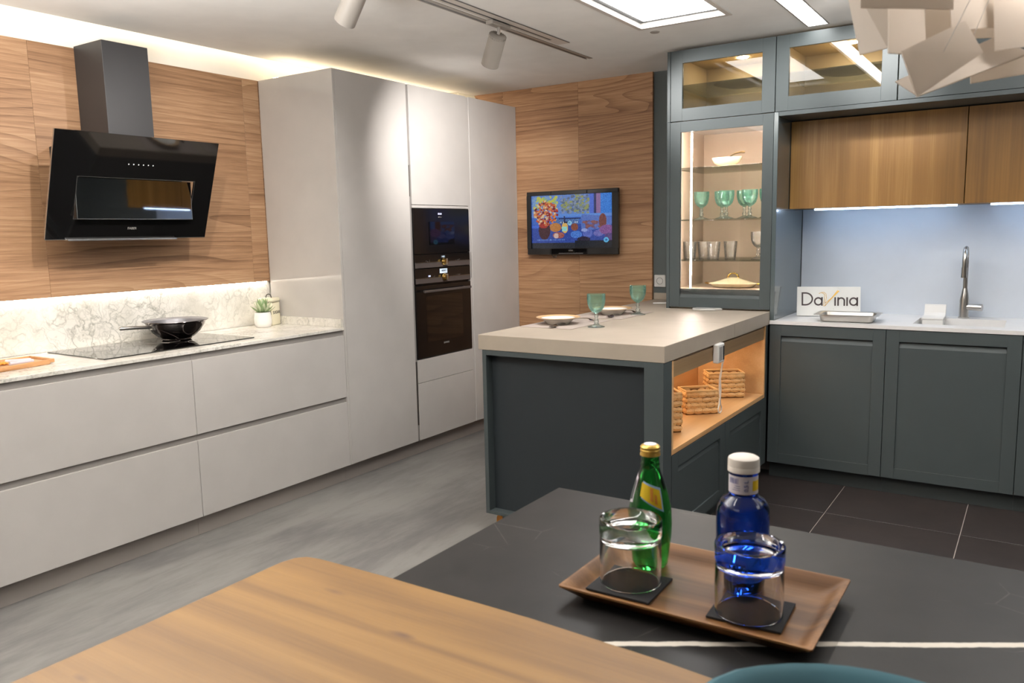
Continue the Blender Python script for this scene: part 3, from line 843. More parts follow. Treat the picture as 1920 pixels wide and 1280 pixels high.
for a, b, c, d in ((S0 - w, S0, FY0 - w, FY1 + w), (S1, S1 + w, FY0 - w, FY1 + w), (S0, S1, FY0 - w, FY0), (S0, S1, FY1, FY1 + w)):
    glass_piece(mb, a, b, c, d, -0.004, 0.0015)
for a, b, c, d in ((0, SL, HY0 - 0.002, HY0), (-0.003, 0, HY0, HY1)):
    glass_piece(mb, a, b, c, d, -0.009, 0.0)
build('silver_edging', mb, 'silver_edge', gp)
# the suction flap, turned about its middle so that it hangs upright in the opening
pm = pp((S0 + S1) / 2, 0)
tl_ = lambda x, y, z: (x + (z - pm.z) * 0.028, y, z)
mb = MB(tl_); mb.box(pm.x - 0.006, pm.x, FY0 + 0.004, FY1 - 0.004, pm.z - 0.094, pm.z + 0.092, 0.0005); fp = build('flap', mb, 'mirror', t, 'dark mirrored suction flap')
mb = MB(tl_)
for a, b, c, d in ((-0.0965, -0.094, FY0 + 0.002, FY1 - 0.002), (-0.094, 0.092, FY0 + 0.0015, FY0 + 0.004), (-0.094, 0.092, FY1 - 0.004, FY1 - 0.0015)):
    mb.box(pm.x - 0.006, pm.x + 0.0008, c, d, pm.z + a, pm.z + b)
build('flap_edging', mb, 'silver_edge', fp)
mb = MB(); mb.box(0.165, 0.205, -1.31, -0.75, 1.438, 1.4455, 0.001); build('light_bar', mb, 'silver_edge', t, 'silver strip under the glass')
mb = MB()
for k in range(6):
    y = -1.051 + k * 0.025; p = pp(0.367, y, 0.0003)
    for s, dy in ((0.0, 0.0), (0.003, 0.0), (0.0015, 0.002)):
        mb.hexa([pp(0.364 + s, y - 0.0018 + dy, 0.0002), pp(0.364 + s, y + 0.0018 + dy, 0.0002), pp(0.3665 + s, y + 0.0018 + dy, 0.0002), pp(0.3665 + s, y - 0.0018 + dy, 0.0002),
                 pp(0.364 + s, y - 0.0018 + dy, 0.0006), pp(0.364 + s, y + 0.0018 + dy, 0.0006), pp(0.3665 + s, y + 0.0018 + dy, 0.0006), pp(0.3665 + s, y - 0.0018 + dy, 0.0006)])
build('touch_icons', mb, 'icon', gp)
text_part('maker_lettering', 'FABER', 0.017, 'print_grey', gp, frame(tuple(pp(0.05, -0.995, 0.0006)), (0, 1, 0), tuple(EV)))

# ---------------------------------------------------------------- hob and what stands on the marble
t = thing('induction_hob', 'black glass induction hob set on the marble worktop', 'hob', (0.28, -0.96, ZC))
mb = MB(); mb.box(0.030, 0.513, -1.365, -0.552, ZC + 0.0003, ZC + 0.0055, 0.001); build('glass', mb, 'black_glass', t)
mb = MB()
for (x, y, r) in ((0.17, -0.86, 0.105), (0.39, -0.75, 0.09), (0.17, -1.2, 0.09), (0.39, -1.16, 0.105)):
    mb.lathe([(r - 0.001, 0.0), (r - 0.001, 0.0002), (r + 0.001, 0.0002), (r + 0.001, 0.0)], (x, y, ZC + 0.0056), 40)
build('zone_rings', mb, 'print_grey', t)

wx, wy, wz = 0.205, -0.797, ZC + 0.006
t = thing('wok', 'polished steel wok with a long handle standing on the black hob', 'pan', (wx, wy, wz))
mb = MB()
mb.lathe([(0.0, 0.0015), (0.068, 0.0), (0.074, 0.004), (0.074, 0.010), (0.088, 0.018), (0.118, 0.044), (0.139, 0.074), (0.146, 0.092), (0.158, 0.099), (0.162, 0.101), (0.161, 0.103), (0.157, 0.1022)], (wx, wy, wz), 48)
build('bowl', mb, 'steel_dark', t)
mb = MB(); mb.lathe([(0.157, 0.1022), (0.142, 0.0945), (0.135, 0.0745), (0.114, 0.0465), (0.085, 0.0205), (0.06, 0.0125), (0.0, 0.0115)], (wx, wy, wz), 48); build('inner_coating', mb, 'nonstick', t, 'matt grey inside')
hd = Vector((0.10, -1, 0)).normalized()
mb = MB(); a = Vector((wx, wy, wz + 0.078)) + hd * 0.137
mb.tube([a, a + hd * 0.03 + Vector((0, 0, 0.004)), a + hd * 0.10 + Vector((0, 0, 0.010)), a + hd * 0.185 + Vector((0, 0, 0.014)), a + hd * 0.19 + Vector((0, 0, 0.014))], [0.006, 0.0085, 0.009, 0.0085, 0.005], 14); build('handle', mb, 'steel', t, 'long steel tube handle')
mb = MB(); mb.box(a.x - 0.012, a.x + 0.012, a.y - 0.012, a.y + 0.008, a.z - 0.014, a.z + 0.014, 0.003); build('handle_bracket', mb, 'steel', t)

# succulent
px, py = 0.141, -0.185
t = thing('potted_succulent', 'green succulent in a small round white pot in the marble corner', 'plant', (px, py, ZC))
mb = MB(); mb.lathe([(0.0, 0.001), (0.036, 0.0), (0.044, 0.006), (0.0495, 0.025), (0.050, 0.05), (0.046, 0.078), (0.044, 0.088), (0.0415, 0.088), (0.042, 0.074), (0.0, 0.07)], (px, py, ZC + 0.0004), 36); build('pot', mb, 'pot', t)
mb = MB(); mb.lathe([(0.0, 0.078), (0.0425, 0.074)], (px, py, ZC), 24); build('soil', mb, 'soil', t)
mb = MB()
P = []
for i in range(7):
    u = i / 6; wd = 0.0105 * (math.sin(PI * (0.12 + 0.88 * u ** 0.8)) ** 0.7) + 0.0006; x = 0.078 * u; zc = 0.018 * u * u
    P.append([(x, -wd, zc + 0.0035 * (1 - u)), (x, 0, zc + 0.0006), (x, wd, zc + 0.0035 * (1 - u)), (x, 0, zc - 0.0045 * (1 - u * 0.6))])
mb.surf(P, close_v=True)
leaf = build('leaf', mb, 'leaf'); leaf.parent = t
k = 0
for ring, (n, tilt, sc, mt) in enumerate(((9, 24, 0.95, 'leaf'), (8, 46, 1.0, 'leaf_pale'), (7, 64, 1.05, 'leaf'), (4, 79, 0.95, 'leaf_pale'))):
    for i in range(n):
        o = leaf if k == 0 else leaf.copy()
        if k: COL.objects.link(o); o.parent = t
        k += 1
        if mt != 'leaf':
            o.material_slots[0].link = 'OBJECT'; o.material_slots[0].material = M[mt]
        a = 2 * PI * (i + 0.37 * ring) / n + random.uniform(-.15, .15)
        o.rotation_euler = Matrix.Rotation(a, 3, 'Z').to_4x4().to_3x3().__matmul__(Matrix.Rotation(-math.radians(tilt + random.uniform(-6, 6)), 3, 'Y')).to_euler()
        o.scale = (sc, sc * 1.1, sc); o.location = (0.008 * math.cos(a), 0.008 * math.sin(a), 0.078 + 0.004 * ring)

# canister
t = thing('sugar_canister', 'cream square sugar canister with dark lettering behind the succulent', 'canister', (0.075, -0.075, ZC))
ca = math.radians(20)


def tf_can(x, y, z):
    return (0.072 + x * math.cos(ca) - y * math.sin(ca), -0.078 + x * math.sin(ca) + y * math.cos(ca), ZC + 0.0004 + z)


mb = MB(tf_can); mb.box(-0.046, 0.046, -0.046, 0.046, 0.0, 0.135, 0.006, 3); build('body', mb, 'tin', t, smooth=True)
mb = MB(tf_can); mb.box(-0.0475, 0.0475, -0.0475, 0.0475, 0.1355, 0.162, 0.006, 3); l = build('lid', mb, 'tin', t, smooth=True)
mb = MB(tf_can)
for z in (0.137, 0.143): mb.box(-0.0478, 0.0478, -0.0478, 0.0478, z, z + 0.0015)
build('printed_line', mb, 'ink', l)
mb = MB(tf_can); mb.tube([(0.018 * math.cos(a), 0, 0.162 + 0.022 * math.sin(a)) for a in [PI * i / 10 for i in range(11)]], 0.003, 8); build('lid_loop', mb, 'ink', l)
ex = (math.cos(ca + PI / 2 - PI / 2), math.sin(ca), 0)
fx = Vector((math.cos(ca), math.sin(ca), 0)); fy = Vector((-math.sin(ca), math.cos(ca), 0))
o_ = Vector((0.072, -0.078, ZC + 0.075)) - fy * 0.0465
text_part('lettering', 'SUGAR', 0.026, 'ink', t, frame(tuple(o_), tuple(fx), (0, 0, 1)))
o_ = Vector((0.072, -0.078, ZC + 0.075)) + fx * 0.0465
text_part('lettering', 'SUGAR', 0.026, 'ink', t, frame(tuple(o_), tuple(fy), (0, 0, 1)))

# serving board with its small things
t = thing('serving_board', 'rectangular wooden serving tray at the left end of the marble', 'tray', (0.32, -1.68, ZC))
mb = MB(); mb.prism([(0.20, -1.53), (0.385, -1.53), (0.40, -1.54), (0.46, -1.90), (0.20, -1.90)], 'z', ZC + 0.0004, ZC + 0.012, 0.003); build('base', mb, 'board_wood', t)
mb = MB()
mb.prism([(0.190, -1.515), (0.392, -1.515), (0.385, -1.528), (0.20, -1.528)], 'z', ZC + 0.006, ZC + 0.021, 0.002)
mb.prism([(0.392, -1.515), (0.470, -1.90), (0.459, -1.90), (0.383, -1.530)], 'z', ZC + 0.006, ZC + 0.021, 0.002)
mb.prism([(0.190, -1.515), (0.203, -1.53), (0.203, -1.90), (0.190, -1.90)], 'z', ZC + 0.006, ZC + 0.021, 0.002)
build('rim', mb, 'board_wood', t)
mb = MB(); mb.tube([(0.285, -1.665, ZC + 0.021), (0.335, -1.585, ZC + 0.021)], 0.0085, 12); tag(build('paper_sachet', mb, 'label_white'), 'white paper roll on the wooden tray, nearer the wall', 'packet', 'white paper rolls on the wooden tray')
mb = MB(); mb.tube([(0.375, -1.690, ZC + 0.021), (0.372, -1.595, ZC + 0.021)], 0.0085, 12); tag(build('paper_sachet', mb, 'label_white'), 'white paper roll on the wooden tray, nearer the front edge', 'packet', 'white paper rolls on the wooden tray')
mb = MB()
for k in range(8):
    a = k * PI / 4; c = Vector((0.315, -1.692, ZC + 0.016))
    mb.tube([c, c + Vector((0.014 * math.cos(a), 0.014 * math.sin(a), 0.004)), c + Vector((0.024 * math.cos(a), 0.024 * math.sin(a), 0.002))], [0.003, 0.006, 0.002], 6)
M['orange'] = plain('dried_orange', rgb(214, 140, 52), 0.6)
tag(build('dried_flower', mb, 'orange'), 'small orange dried flower on the wooden tray', 'flower')

# ---------------------------------------------------------------- television, socket
t = thing('television', 'black flat television on the wood back wall showing an autumn still life', 'tv', (1.104, 1.83, 1.27))
TX0, TX1, TZ0, TZ1, TY = 0.7307, 1.4775, 1.2693, 1.7255, 1.799
mb = MB(); mb.box(TX0 + 0.05, TX1 - 0.05, TY + 0.022, YB - 0.001, TZ0 + 0.05, TZ1 - 0.05, 0.004); build('back_shell', mb, 'black_plain', t)
mb = MB()
mb.box(TX0, TX1, TY, TY + 0.022, TZ0, TZ0 + 0.045, 0.003); mb.box(TX0, TX1, TY, TY + 0.022, TZ1 - 0.030, TZ1, 0.003)
mb.box(TX0, TX0 + 0.034, TY, TY + 0.022, TZ0 + 0.043, TZ1 - 0.028); mb.box(TX1 - 0.05, TX1, TY, TY + 0.022, TZ0 + 0.043, TZ1 - 0.028)
mb.box(TX0 + 0.03, TX1 - 0.04, TY + 0.015, TY + 0.0215, TZ0 + 0.043, TZ1 - 0.028)
bz = build('bezel', mb, 'black_glass', t)
mb = MB(); mb.box(1.00, 1.20, TY - 0.002, TY - 0.0003, TZ0 + 0.006, TZ0 + 0.012); build('chrome_line', mb, 'silver_edge', bz)
text_part('maker_lettering', 'SONY', 0.014, 'print_grey', bz, frame((1.10, TY - 0.0008, TZ0 + 0.028), (1, 0, 0), (0, 0, 1)))
mb = MB(); mb.tube([(0.93, TY + 0.02, TZ0), (0.945, TY + 0.015, TZ0 - 0.018), (0.965, TY + 0.012, TZ0 - 0.02), (0.97, TY + 0.02, TZ0 - 0.004)], 0.003, 6); build('cable', mb, 'black_plain', t)


def tv_picture():
    """the picture on the screen: a window seat with autumn leaves in a vase, pumpkins, cushion, lantern"""
    NX, NZ = 176, 106
    rnd = random.Random(3)
    img = [[(60, 110, 220)] * NX for _ in range(NZ)]

    def put(i, j, c):
        if 0 <= i < NX and 0 <= j < NZ: img[j][i] = c

    def ell(cx, cy, rx, ry, c, jit=0):
        for j in range(NZ):
            for i in range(NX):
                u, v = i / NX, j / NZ
                if ((u - cx) / rx) ** 2 + ((v - cy) / ry) ** 2 < 1:
                    q = rnd.uniform(-jit, jit); put(i, j, tuple(max(0, min(255, int(x + q))) for x in c))

    def rect(u0, u1, v0, v1, c, jit=0):
        for j in range(int(v0 * NZ), int(v1 * NZ)):
            for i in range(int(u0 * NX), int(u1 * NX)):
                q = rnd.uniform(-jit, jit); put(i, j, tuple(max(0, min(255, int(x + q))) for x in c))
    rect(0, 1, 0, 0.42, (96, 140, 225), 18)                      # garden behind the window
    for _ in range(260):
        ell(rnd.uniform(0.38, 0.72), rnd.gauss(0.2, 0.08), 0.016, 0.022, rnd.choice([(120, 140, 150), (150, 160, 90), (90, 110, 140), (130, 150, 190)]))
    for _ in range(70): ell(rnd.uniform(0.02, 0.32), rnd.uniform(0.02, 0.25), 0.02, 0.03, rnd.choice([(200, 205, 70), (150, 190, 120), (120, 165, 220)]))
    rect(0.73, 0.78, 0, 0.36, (70, 110, 235)); rect(0.78, 0.81, 0, 0.36, (40, 50, 110)); rect(0.81, 0.86, 0, 0.36, (150, 110, 170)); rect(0.86, 1, 0, 0.42, (40, 130, 245), 25)
    rect(0.3, 1, 0.36, 0.42, (90, 150, 245)); rect(0.35, 0.62, 0.44, 0.455, (30, 40, 90))
    rect(0, 1, 0.55, 0.9, (44, 76, 180), 14)
    rect(0, 0.3, 0.56, 0.62, (60, 110, 240)); rect(0.3, 0.6, 0.46, 0.55, (80, 120, 190), 30)
    for p in range(26): ell(0.64 + 0.013 * p, 0.52, 0.02, 0.16 - 0.0025 * p, (86, 122, 215), 10)   # cushion
    for _ in range(50): ell(rnd.uniform(0.65, 0.88), rnd.uniform(0.5, 0.62), 0.02, 0.02, rnd.choice([(150, 90, 90), (120, 80, 110), (100, 110, 190)]))
    ell(0.88, 0.50, 0.045, 0.14, (128, 66, 60), 12)
    ell(0.30, 0.60, 0.075, 0.085, (206, 130, 58), 16); ell(0.42, 0.61, 0.04, 0.10, (240, 190, 90), 10); rect(0.39, 0.45, 0.6, 0.68, (150, 230, 220), 12); ell(0.54, 0.6, 0.045, 0.07, (150, 80, 60), 14)
    rect(0.38, 0.47, 0.5, 0.53, (40, 44, 80)); rect(0.41, 0.43, 0.4, 0.5, (50, 56, 100))
    ell(0.34, 0.75, 0.075, 0.06, (176, 90, 80), 25); ell(0.31, 0.76, 0.03, 0.05, (226, 190, 180), 10)
    for cx, cy, rx, ry, c in ((0.56, 0.74, 0.07, 0.07, (70, 130, 235)), (0.70, 0.72, 0.06, 0.08, (90, 110, 210)), (0.83, 0.72, 0.06, 0.06, (110, 110, 200)), (0.93, 0.66, 0.09, 0.09, (140, 84, 160)), (0.96, 0.80, 0.06, 0.08, (92, 70, 140))):
        ell(cx, cy, rx, ry, c, 22)
    ell(0.66, 0.66, 0.04, 0.03, (150, 170, 240)); ell(0.65, 0.83, 0.08, 0.05, (40, 30, 60), 20)
    rect(0.55, 1, 0.86, 0.97, (18, 26, 40), 10); rect(0, 0.55, 0.9, 1, (40, 44, 54), 5); rect(0.55, 1, 0.96, 1, (26, 30, 36), 4)
    ell(0.16, 0.66, 0.075, 0.17, (74, 36, 44), 10); ell(0.15, 0.55, 0.06, 0.06, (190, 44, 34), 22)      # vase
    for _ in range(240):
        a = rnd.uniform(0, 6.28); r = rnd.random() ** 0.6
        ell(0.18 + 0.15 * r * math.cos(a), 0.33 + 0.23 * r * math.sin(a), 0.013, 0.02, rnd.choice([(220, 84, 40), (170, 30, 34), (240, 140, 60), (236, 200, 150), (120, 24, 40), (226, 110, 50)]))
    ell(0.48, 0.525, 0.026, 0.045, (150, 220, 255)); rect(0.468, 0.475, 0.5, 0.55, (40, 80, 140)); rect(0.486, 0.493, 0.5, 0.55, (40, 80, 140))
    for u in (0.37, 0.40, 0.55, 0.57): rect(u, u + 0.012, 0.505, 0.53, (210, 230, 255))
    ell(0.92, 0.845, 0.03, 0.05, (90, 200, 255)); ell(0.92, 0.845, 0.013, 0.022, (40, 110, 190))
    for u in range(36):
        if u % 5: rect(0.06 + u * 0.0105, 0.066 + u * 0.0105, 0.832, 0.858, (120, 170, 250))
    me = bpy.data.meshes.new('screen')
    X0, X1, Z0, Z1 = TX0 + 0.034, TX1 - 0.05, TZ0 + 0.045, TZ1 - 0.030
    vs = [(X0 + (X1 - X0) * i / NX - 1.104, TY + 0.0135 - 1.83, Z1 - (Z1 - Z0) * j / NZ - 1.27) for j in range(NZ + 1) for i in range(NX + 1)]
    fs = [(j * (NX + 1) + i, (j + 1) * (NX + 1) + i, (j + 1) * (NX + 1) + i + 1, j * (NX + 1) + i + 1) for j in range(NZ) for i in range(NX)]
    me.from_pydata(vs, [], fs)
    at = me.color_attributes.new('picture', 'FLOAT_COLOR', 'CORNER')
    buf = []
    for j in range(NZ):
        for i in range(NX):
            q = img[j][i]; g = 0.3 * q[0] + 0.55 * q[1] + 0.15 * q[2]; n_ = rnd.uniform(-9, 9)
            buf += list(rgb(*[max(0, min(255, 0.84 * (0.86 * c + 0.14 * g) + n_)) for c in q])) * 4
    at.data.foreach_set('color', buf)
    m = NT('screen_picture')
    ca_ = m.add('ShaderNodeVertexColor'); ca_.layer_name = 'picture'
    m.link(ca_.outputs['Color'], m.b.inputs['Emission Color']); m.b.inputs['Emission Strength'].default_value = 1.0
    m.b.inputs['Base Color'].default_value = (0.01, 0.01, 0.012, 1); m.b.inputs['Roughness'].default_value = 0.2
    me.materials.append(m.m)
    o = bpy.data.objects.new('screen', me); COL.objects.link(o); o.parent = t; o['label'] = 'lit screen with a blue and orange autumn picture'


tv_picture()

t = thing('wall_socket', 'white square wall socket beside the display cabinet', 'socket', (1.753, 1.88, 1.085))
mb = MB(); mb.box(1.712, 1.794, 1.872, 1.8828, 1.043, 1.126, 0.003); build('cover', mb, 'white_plastic', t)
mb = MB(); mb.lathe([(0.024, 0.0), (0.024, 0.001), (0.021, 0.001), (0.020, -0.006), (0.0, -0.006)], (1.753, 1.8712, 1.0845), 28, axis=(0, -1, 0)); w_ = build('well', mb, 'print_grey', t)
mb = MB()
for dx in (-0.0095, 0.0095): mb.lathe([(0.0, 0.0), (0.0026, 0.0)], (1.753 + dx, 1.8768, 1.0845), 10, axis=(0, -1, 0))
build('pin_hole', mb, 'black_plain', w_)

# ---------------------------------------------------------------- peninsula
PXL, PXR, PY0 = 1.7303, 2.6707, -0.2375


def shaker(mb, u0, u1, z0, z1, d0=0.0, fr=0.072, grip=True, thick=0.022, rec=0.008):
    """a framed door in (u, out, z): frame boards, sunk panel, sloping finger grip under the top rail"""
    zt = z1 - 0.060
    mb.box(u0, u0 + fr, d0 - thick, d0, z0, z1, 0.0008); mb.box(u1 - fr, u1, d0 - thick, d0, z0, z1, 0.0008)
    mb.box(u0 + fr, u1 - fr, d0 - thick, d0, zt, z1); mb.box(u0 + fr, u1 - fr, d0 - thick, d0, z0, z0 + 0.056)
    zp = zt - (0.032 if grip else 0.0)
    mb.box(u0 + fr, u1 - fr, d0 - thick, d0 - rec, z0 + 0.056, zp)
    if grip:
        mb.hexa([(u0 + fr, d0 - thick, zp), (u1 - fr, d0 - thick, zp), (u1 - fr, d0 - thick, zt), (u0 + fr, d0 - thick, zt),
                 (u0 + fr, d0 - rec, zp), (u1 - fr, d0 - rec, zp), (u1 - fr, d0 - thick + 0.001, zt), (u0 + fr, d0 - thick + 0.001, zt)])


tf_px = lambda u, d, z: (PXR - 0.003 + d, u, z)       # faces +X
t = thing('peninsula_cabinet', 'dark grey-green peninsula cabinet with an open oak niche', 'cabinet', (2.2, 0.5, 0))
# end panel with a raised border, faces the camera
mb = MB()
mb.box(1.752, 1.774, PY0, PY0 + 0.06, 0.089, 0.889, 0.001); mb.box(2.58, PXR - 0.004, PY0, PY0 + 0.09, 0.089, 0.889, 0.001)
mb.box(1.774, 2.58, PY0 + 0.001, PY0 + 0.06, 0.866, 0.889); mb.box(1.774, 2.58, PY0 + 0.001, PY0 + 0.06, 0.089, 0.104)
build('end_frame', mb, 'green', t)
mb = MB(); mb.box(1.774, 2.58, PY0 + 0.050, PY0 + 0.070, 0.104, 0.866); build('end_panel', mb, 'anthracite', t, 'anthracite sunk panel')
mb = MB(); mb.box(1.752, 1.772, PY0 + 0.0605, 1.858, 0.089, 0.889, 0.001); build('back_panel', mb, 'green', t)
mb = MB(); mb.box(1.774, PXR - 0.03, PY0 + 0.09, 1.20, 0.089, 0.476); build('carcass', mb, 'green_dark', t)
mb = MB(); mb.box(1.82, PXR - 0.06, PY0 + 0.04, 1.30, 0.0, 0.0885); build('plinth', mb, 'green_dark', t)
# open niche
NX0 = 2.28
mb = MB()
mb.box(NX0, PXR - 0.004, -0.146, 1.222, 0.478, 0.5, 0.0008)
nb = build('niche_floor', mb, 'oak_niche', t)
mb = MB(); mb.box(NX0 - 0.018, NX0, -0.146, 1.222, 0.478, 0.887); build('niche_back', mb, 'oak_niche', t)
mb = MB(); mb.box(NX0, PXR - 0.004, -0.1462, -0.128, 0.5005, 0.887, 0.0008); build('niche_side', mb, 'oak_niche', t)
mb = MB(); mb.box(NX0, PXR - 0.004, 1.205, 1.223, 0.5005, 0.887, 0.0008); build('niche_side', mb, 'oak_niche', t)
mb = MB(); mb.box(PXR - 0.030, PXR - 0.010, -0.1275, 1.2045, 0.812, 0.878, 0.001); mb.box(PXR - 0.030, PXR - 0.016, -0.1275, 1.2045, 0.878, 0.888)
build('niche_rail', mb, 'oak_rail_shaded', t)
mb = MB(); mb.box(NX0 + 0.05, NX0 + 0.065, -0.10, 1.18, 0.883, 0.8865); build('led_strip', mb, 'led_niche', t, 'warm LED strip at the top of the niche')
for u0, u1 in ((-0.145, 0.5450), (0.5475, 1.226)):
    mb = MB(tf_px); shaker(mb, u0, u1, 0.092, 0.474); build('door', mb, 'green', t)
mb = MB(); mb.box(PXR - 0.024, PXR - 0.004, 1.228, 1.262, 0.089, 0.889); build('corner_filler', mb, 'green', t)

t = thing('peninsula_worktop', 'thick beige stone slab on the peninsula', 'worktop', (2.2, 0.8, PZ))
mb = MB()
mb.box(PXL, PXR, PY0 - 0.0, 0.6575, PZ - 0.0709, PZ, 0.0018); build('slab', mb, 'slab', t)
mb = MB()
mb.prism([(PXL, 0.658), (PXR, 0.658), (PXR, 1.2655), (2.6684, 1.2655), (2.6684, 1.858), (PXL, 1.858)], 'z', PZ - 0.0709, PZ); build('slab', mb, 'slab', t)
mb = MB(); mb.box(1.722, 2.04, 1.845, 1.8575, PZ + 0.0003, 1.005, 0.001); build('upstand', mb, 'slab', t)

# the small wedge at the foot of the peninsula
mb = MB(); mb.prism([(1.775, 0.0), (1.815, 0.0), (1.815, 0.06), (1.795, 0.08), (1.78, 0.06)], 'y', -0.19, -0.15, 0.003)
tag(build('cabinet_foot', mb, 'orange', smooth=False), 'small orange-brown foot under the peninsula corner', 'foot')


# ---- baskets in the niche
def basket(name, label, fr_pt, ang, wd, dp, h, rows, cols):
    """fr_pt: front right floor corner; ang: direction of the front edge, running to the left"""
    ux = Vector((math.cos(ang), math.sin(ang), 0)); uy = Vector((math.sin(ang), -math.cos(ang), 0))
    o = Vector((fr_pt[0], fr_pt[1], 0.5006))
    t = thing('wicker_basket', label, 'basket', tuple(o), 'wicker baskets in the oak niche')
    tf = lambda x, y, z: tuple(o + ux * x + uy * y + Vector((0, 0, z)))
    mb = MB(tf)
    w = 0.004; e = 0.006
    mb.box(e, wd - e, e, dp - e, 0.0, 0.006)
    mb.box(e, wd - e, e, e + w, 0.006, h - 0.004); mb.box(e, wd - e, dp - e - w, dp - e, 0.006, h - 0.004)
    mb.box(e, e + w, e + w, dp - e - w, 0.006, h - 0.004); mb.box(wd - e - w, wd - e, e + w, dp - e - w, 0.006, h - 0.004)
    build('core', mb, 'weave_dark', t)
    mb = MB(tf)
    mb.tube([(e, e, h - 0.003), (wd - e, e, h - 0.003), (wd - e, dp - e, h - 0.003), (e, dp - e, h - 0.003)], 0.0075, 8, closed=True); build('rim', mb, 'weave', t)
    rh = (h - 0.012) / rows
    proto = None

    def strand(p, d, n, L):
        nonlocal proto
        if proto is None:
            m2 = MB(); m2.lathe([(0.0, -0.5), (0.36, -0.42), (0.5, -0.12), (0.5, 0.12), (0.36, 0.42), (0.0, 0.5)], (0, 0, 0), 6)
            proto = build('strand', m2, 'weave'); s = proto; s.parent = t
        else:
            s = proto.copy(); COL.objects.link(s); s.parent = t
        z = d; x = n; y = z.cross(x)
        mt = Matrix((x, y, z)).transposed().to_4x4()
        s.matrix_basis = Matrix.Translation(p - o) @ mt @ Matrix.Rotation(random.uniform(-.10, .10), 4, 'X') @ Matrix.Diagonal((0.017 * random.uniform(.8, 1.2), rh * random.uniform(1.0, 1.3), L * 1.16, 1))
    for (org, d, n, L, c) in ((Vector((e, e, 0)), (1, 0), (0, -1), wd - 2 * e, cols), (Vector((e, dp - e, 0)), (1, 0), (0, 1), wd - 2 * e, cols),
                              (Vector((e, e, 0)), (0, 1), (-1, 0), dp - 2 * e, max(3, cols - 2)), (Vector((wd - e, e, 0)), (0, 1), (1, 0), dp - 2 * e, max(3, cols - 2))):
        dw = ux * d[0] + uy * d[1]; nw = ux * n[0] + uy * n[1]; cl = L / c
        b0 = o + ux * org.x + uy * org.y
        for r in range(rows):
            for q in range(c + (1 if r % 2 else 0)):
                a0 = max(0.0, (q - (0.5 if r % 2 else 0)) * cl); a1 = min(L, (q + 1 - (0.5 if r % 2 else 0)) * cl)
                p = b0 + dw * ((a0 + a1) / 2) + nw * (0.001 + random.uniform(-0.0008, 0.0012)) + Vector((0, 0, 0.006 + rh * (r + 0.5)))
                strand(p, dw, nw, a1 - a0)
    return t


basket('wicker_basket', 'woven wicker basket in the niche, middle and lower of the three', (2.612, 0.617), math.radians(180 + 41.6), 0.178, 0.13, 0.122, 4, 4)
basket('wicker_basket', 'tall woven wicker basket in the niche, furthest from the island and behind the white cord', (2.607, 1.057), math.radians(180 + 33.3), 0.205, 0.13, 0.14, 5, 4)
basket('wicker_basket', 'woven wicker basket half hidden by the niche post nearest the island', (2.594, 0.165), math.radians(180 + 38), 0.205, 0.13, 0.185, 6, 4)

# ---- white control box with its cord
t = thing('control_box', 'white plastic control box with a hanging cord on the niche rail', 'switch', (2.66, 0.41, 0.85))
mb = MB(); mb.box(PXR - 0.0095, PXR + 0.020, 0.365, 0.452, 0.800, 0.892, 0.006, 2); cb = build('case', mb, 'white_plastic', t)
mb = MB(); mb.box(PXR + 0.0205, PXR + 0.0225, 0.428, 0.442, 0.812, 0.878); build('dark_slot', mb, 'black_plain', t)
mb = MB(); mb.box(PXR + 0.0203, PXR + 0.0215, 0.375, 0.415, 0.812, 0.878); build('cover_plate', mb, 'print_grey', t)
cx = PXR - 0.003
pts = [(cx + 0.012, 0.4525, 0.85), (cx + 0.012, 0.475, 0.83), (cx + 0.008, 0.482, 0.80), (cx, 0.476, 0.76), (cx - 0.004, 0.462, 0.72), (cx - 0.002, 0.455, 0.66), (cx, 0.462, 0.61), (cx, 0.470, 0.585), (cx, 0.485, 0.567), (cx, 0.482, 0.548), (cx, 0.460, 0.542), (cx, 0.440, 0.550), (cx, 0.436, 0.566), (cx, 0.452, 0.590), (cx - 0.003, 0.463, 0.615)]
mb = MB(); mb.tube(pts, 0.0032, 8); build('cord', mb, 'white_plastic', t)
pts2 = [(cx + 0.004, 0.470, 0.79), (cx + 0.003, 0.468, 0.75), (cx + 0.002, 0.456, 0.71), (cx + 0.004, 0.461, 0.66), (cx + 0.003, 0.456, 0.61)]
mb = MB(); mb.tube(pts2, 0.0032, 8); build('cord', mb, 'white_plastic', t)


# ---------------------------------------------------------------- place settings on the peninsula
def plate(c, label):
    t = thing('soup_plate', label, 'plate', (c[0], c[1], PZ + 0.003), 'soup plates on the peninsula')
    x, y, z = c[0], c[1], PZ + 0.0032
    mb = MB(); mb.lathe([(0.0, 0.002), (0.05, 0.002), (0.052, 0.0), (0.057, 0.0), (0.060, 0.004), (0.078, 0.020), (0.086, 0.026), (0.112, 0.033), (0.113, 0.0345), (0.111, 0.0355), (0.086, 0.030), (0.074, 0.022), (0.058, 0.010), (0.0, 0.008)], (x, y, z), 48); d = build('dish', mb, 'ceramic', t)
    mb = MB(); mb.lathe([(0.1115, 0.0335), (0.1142, 0.0342), (0.1140, 0.0358), (0.1085, 0.0358)], (x, y, z), 48); build('rim_band', mb, 'plate_rim', t)
    mb = MB(); mb.lathe([(0.0875, 0.0318), (0.107, 0.0362)], (x, y, z), 48); build('rim_tint', mb, 'plate_rim', t)


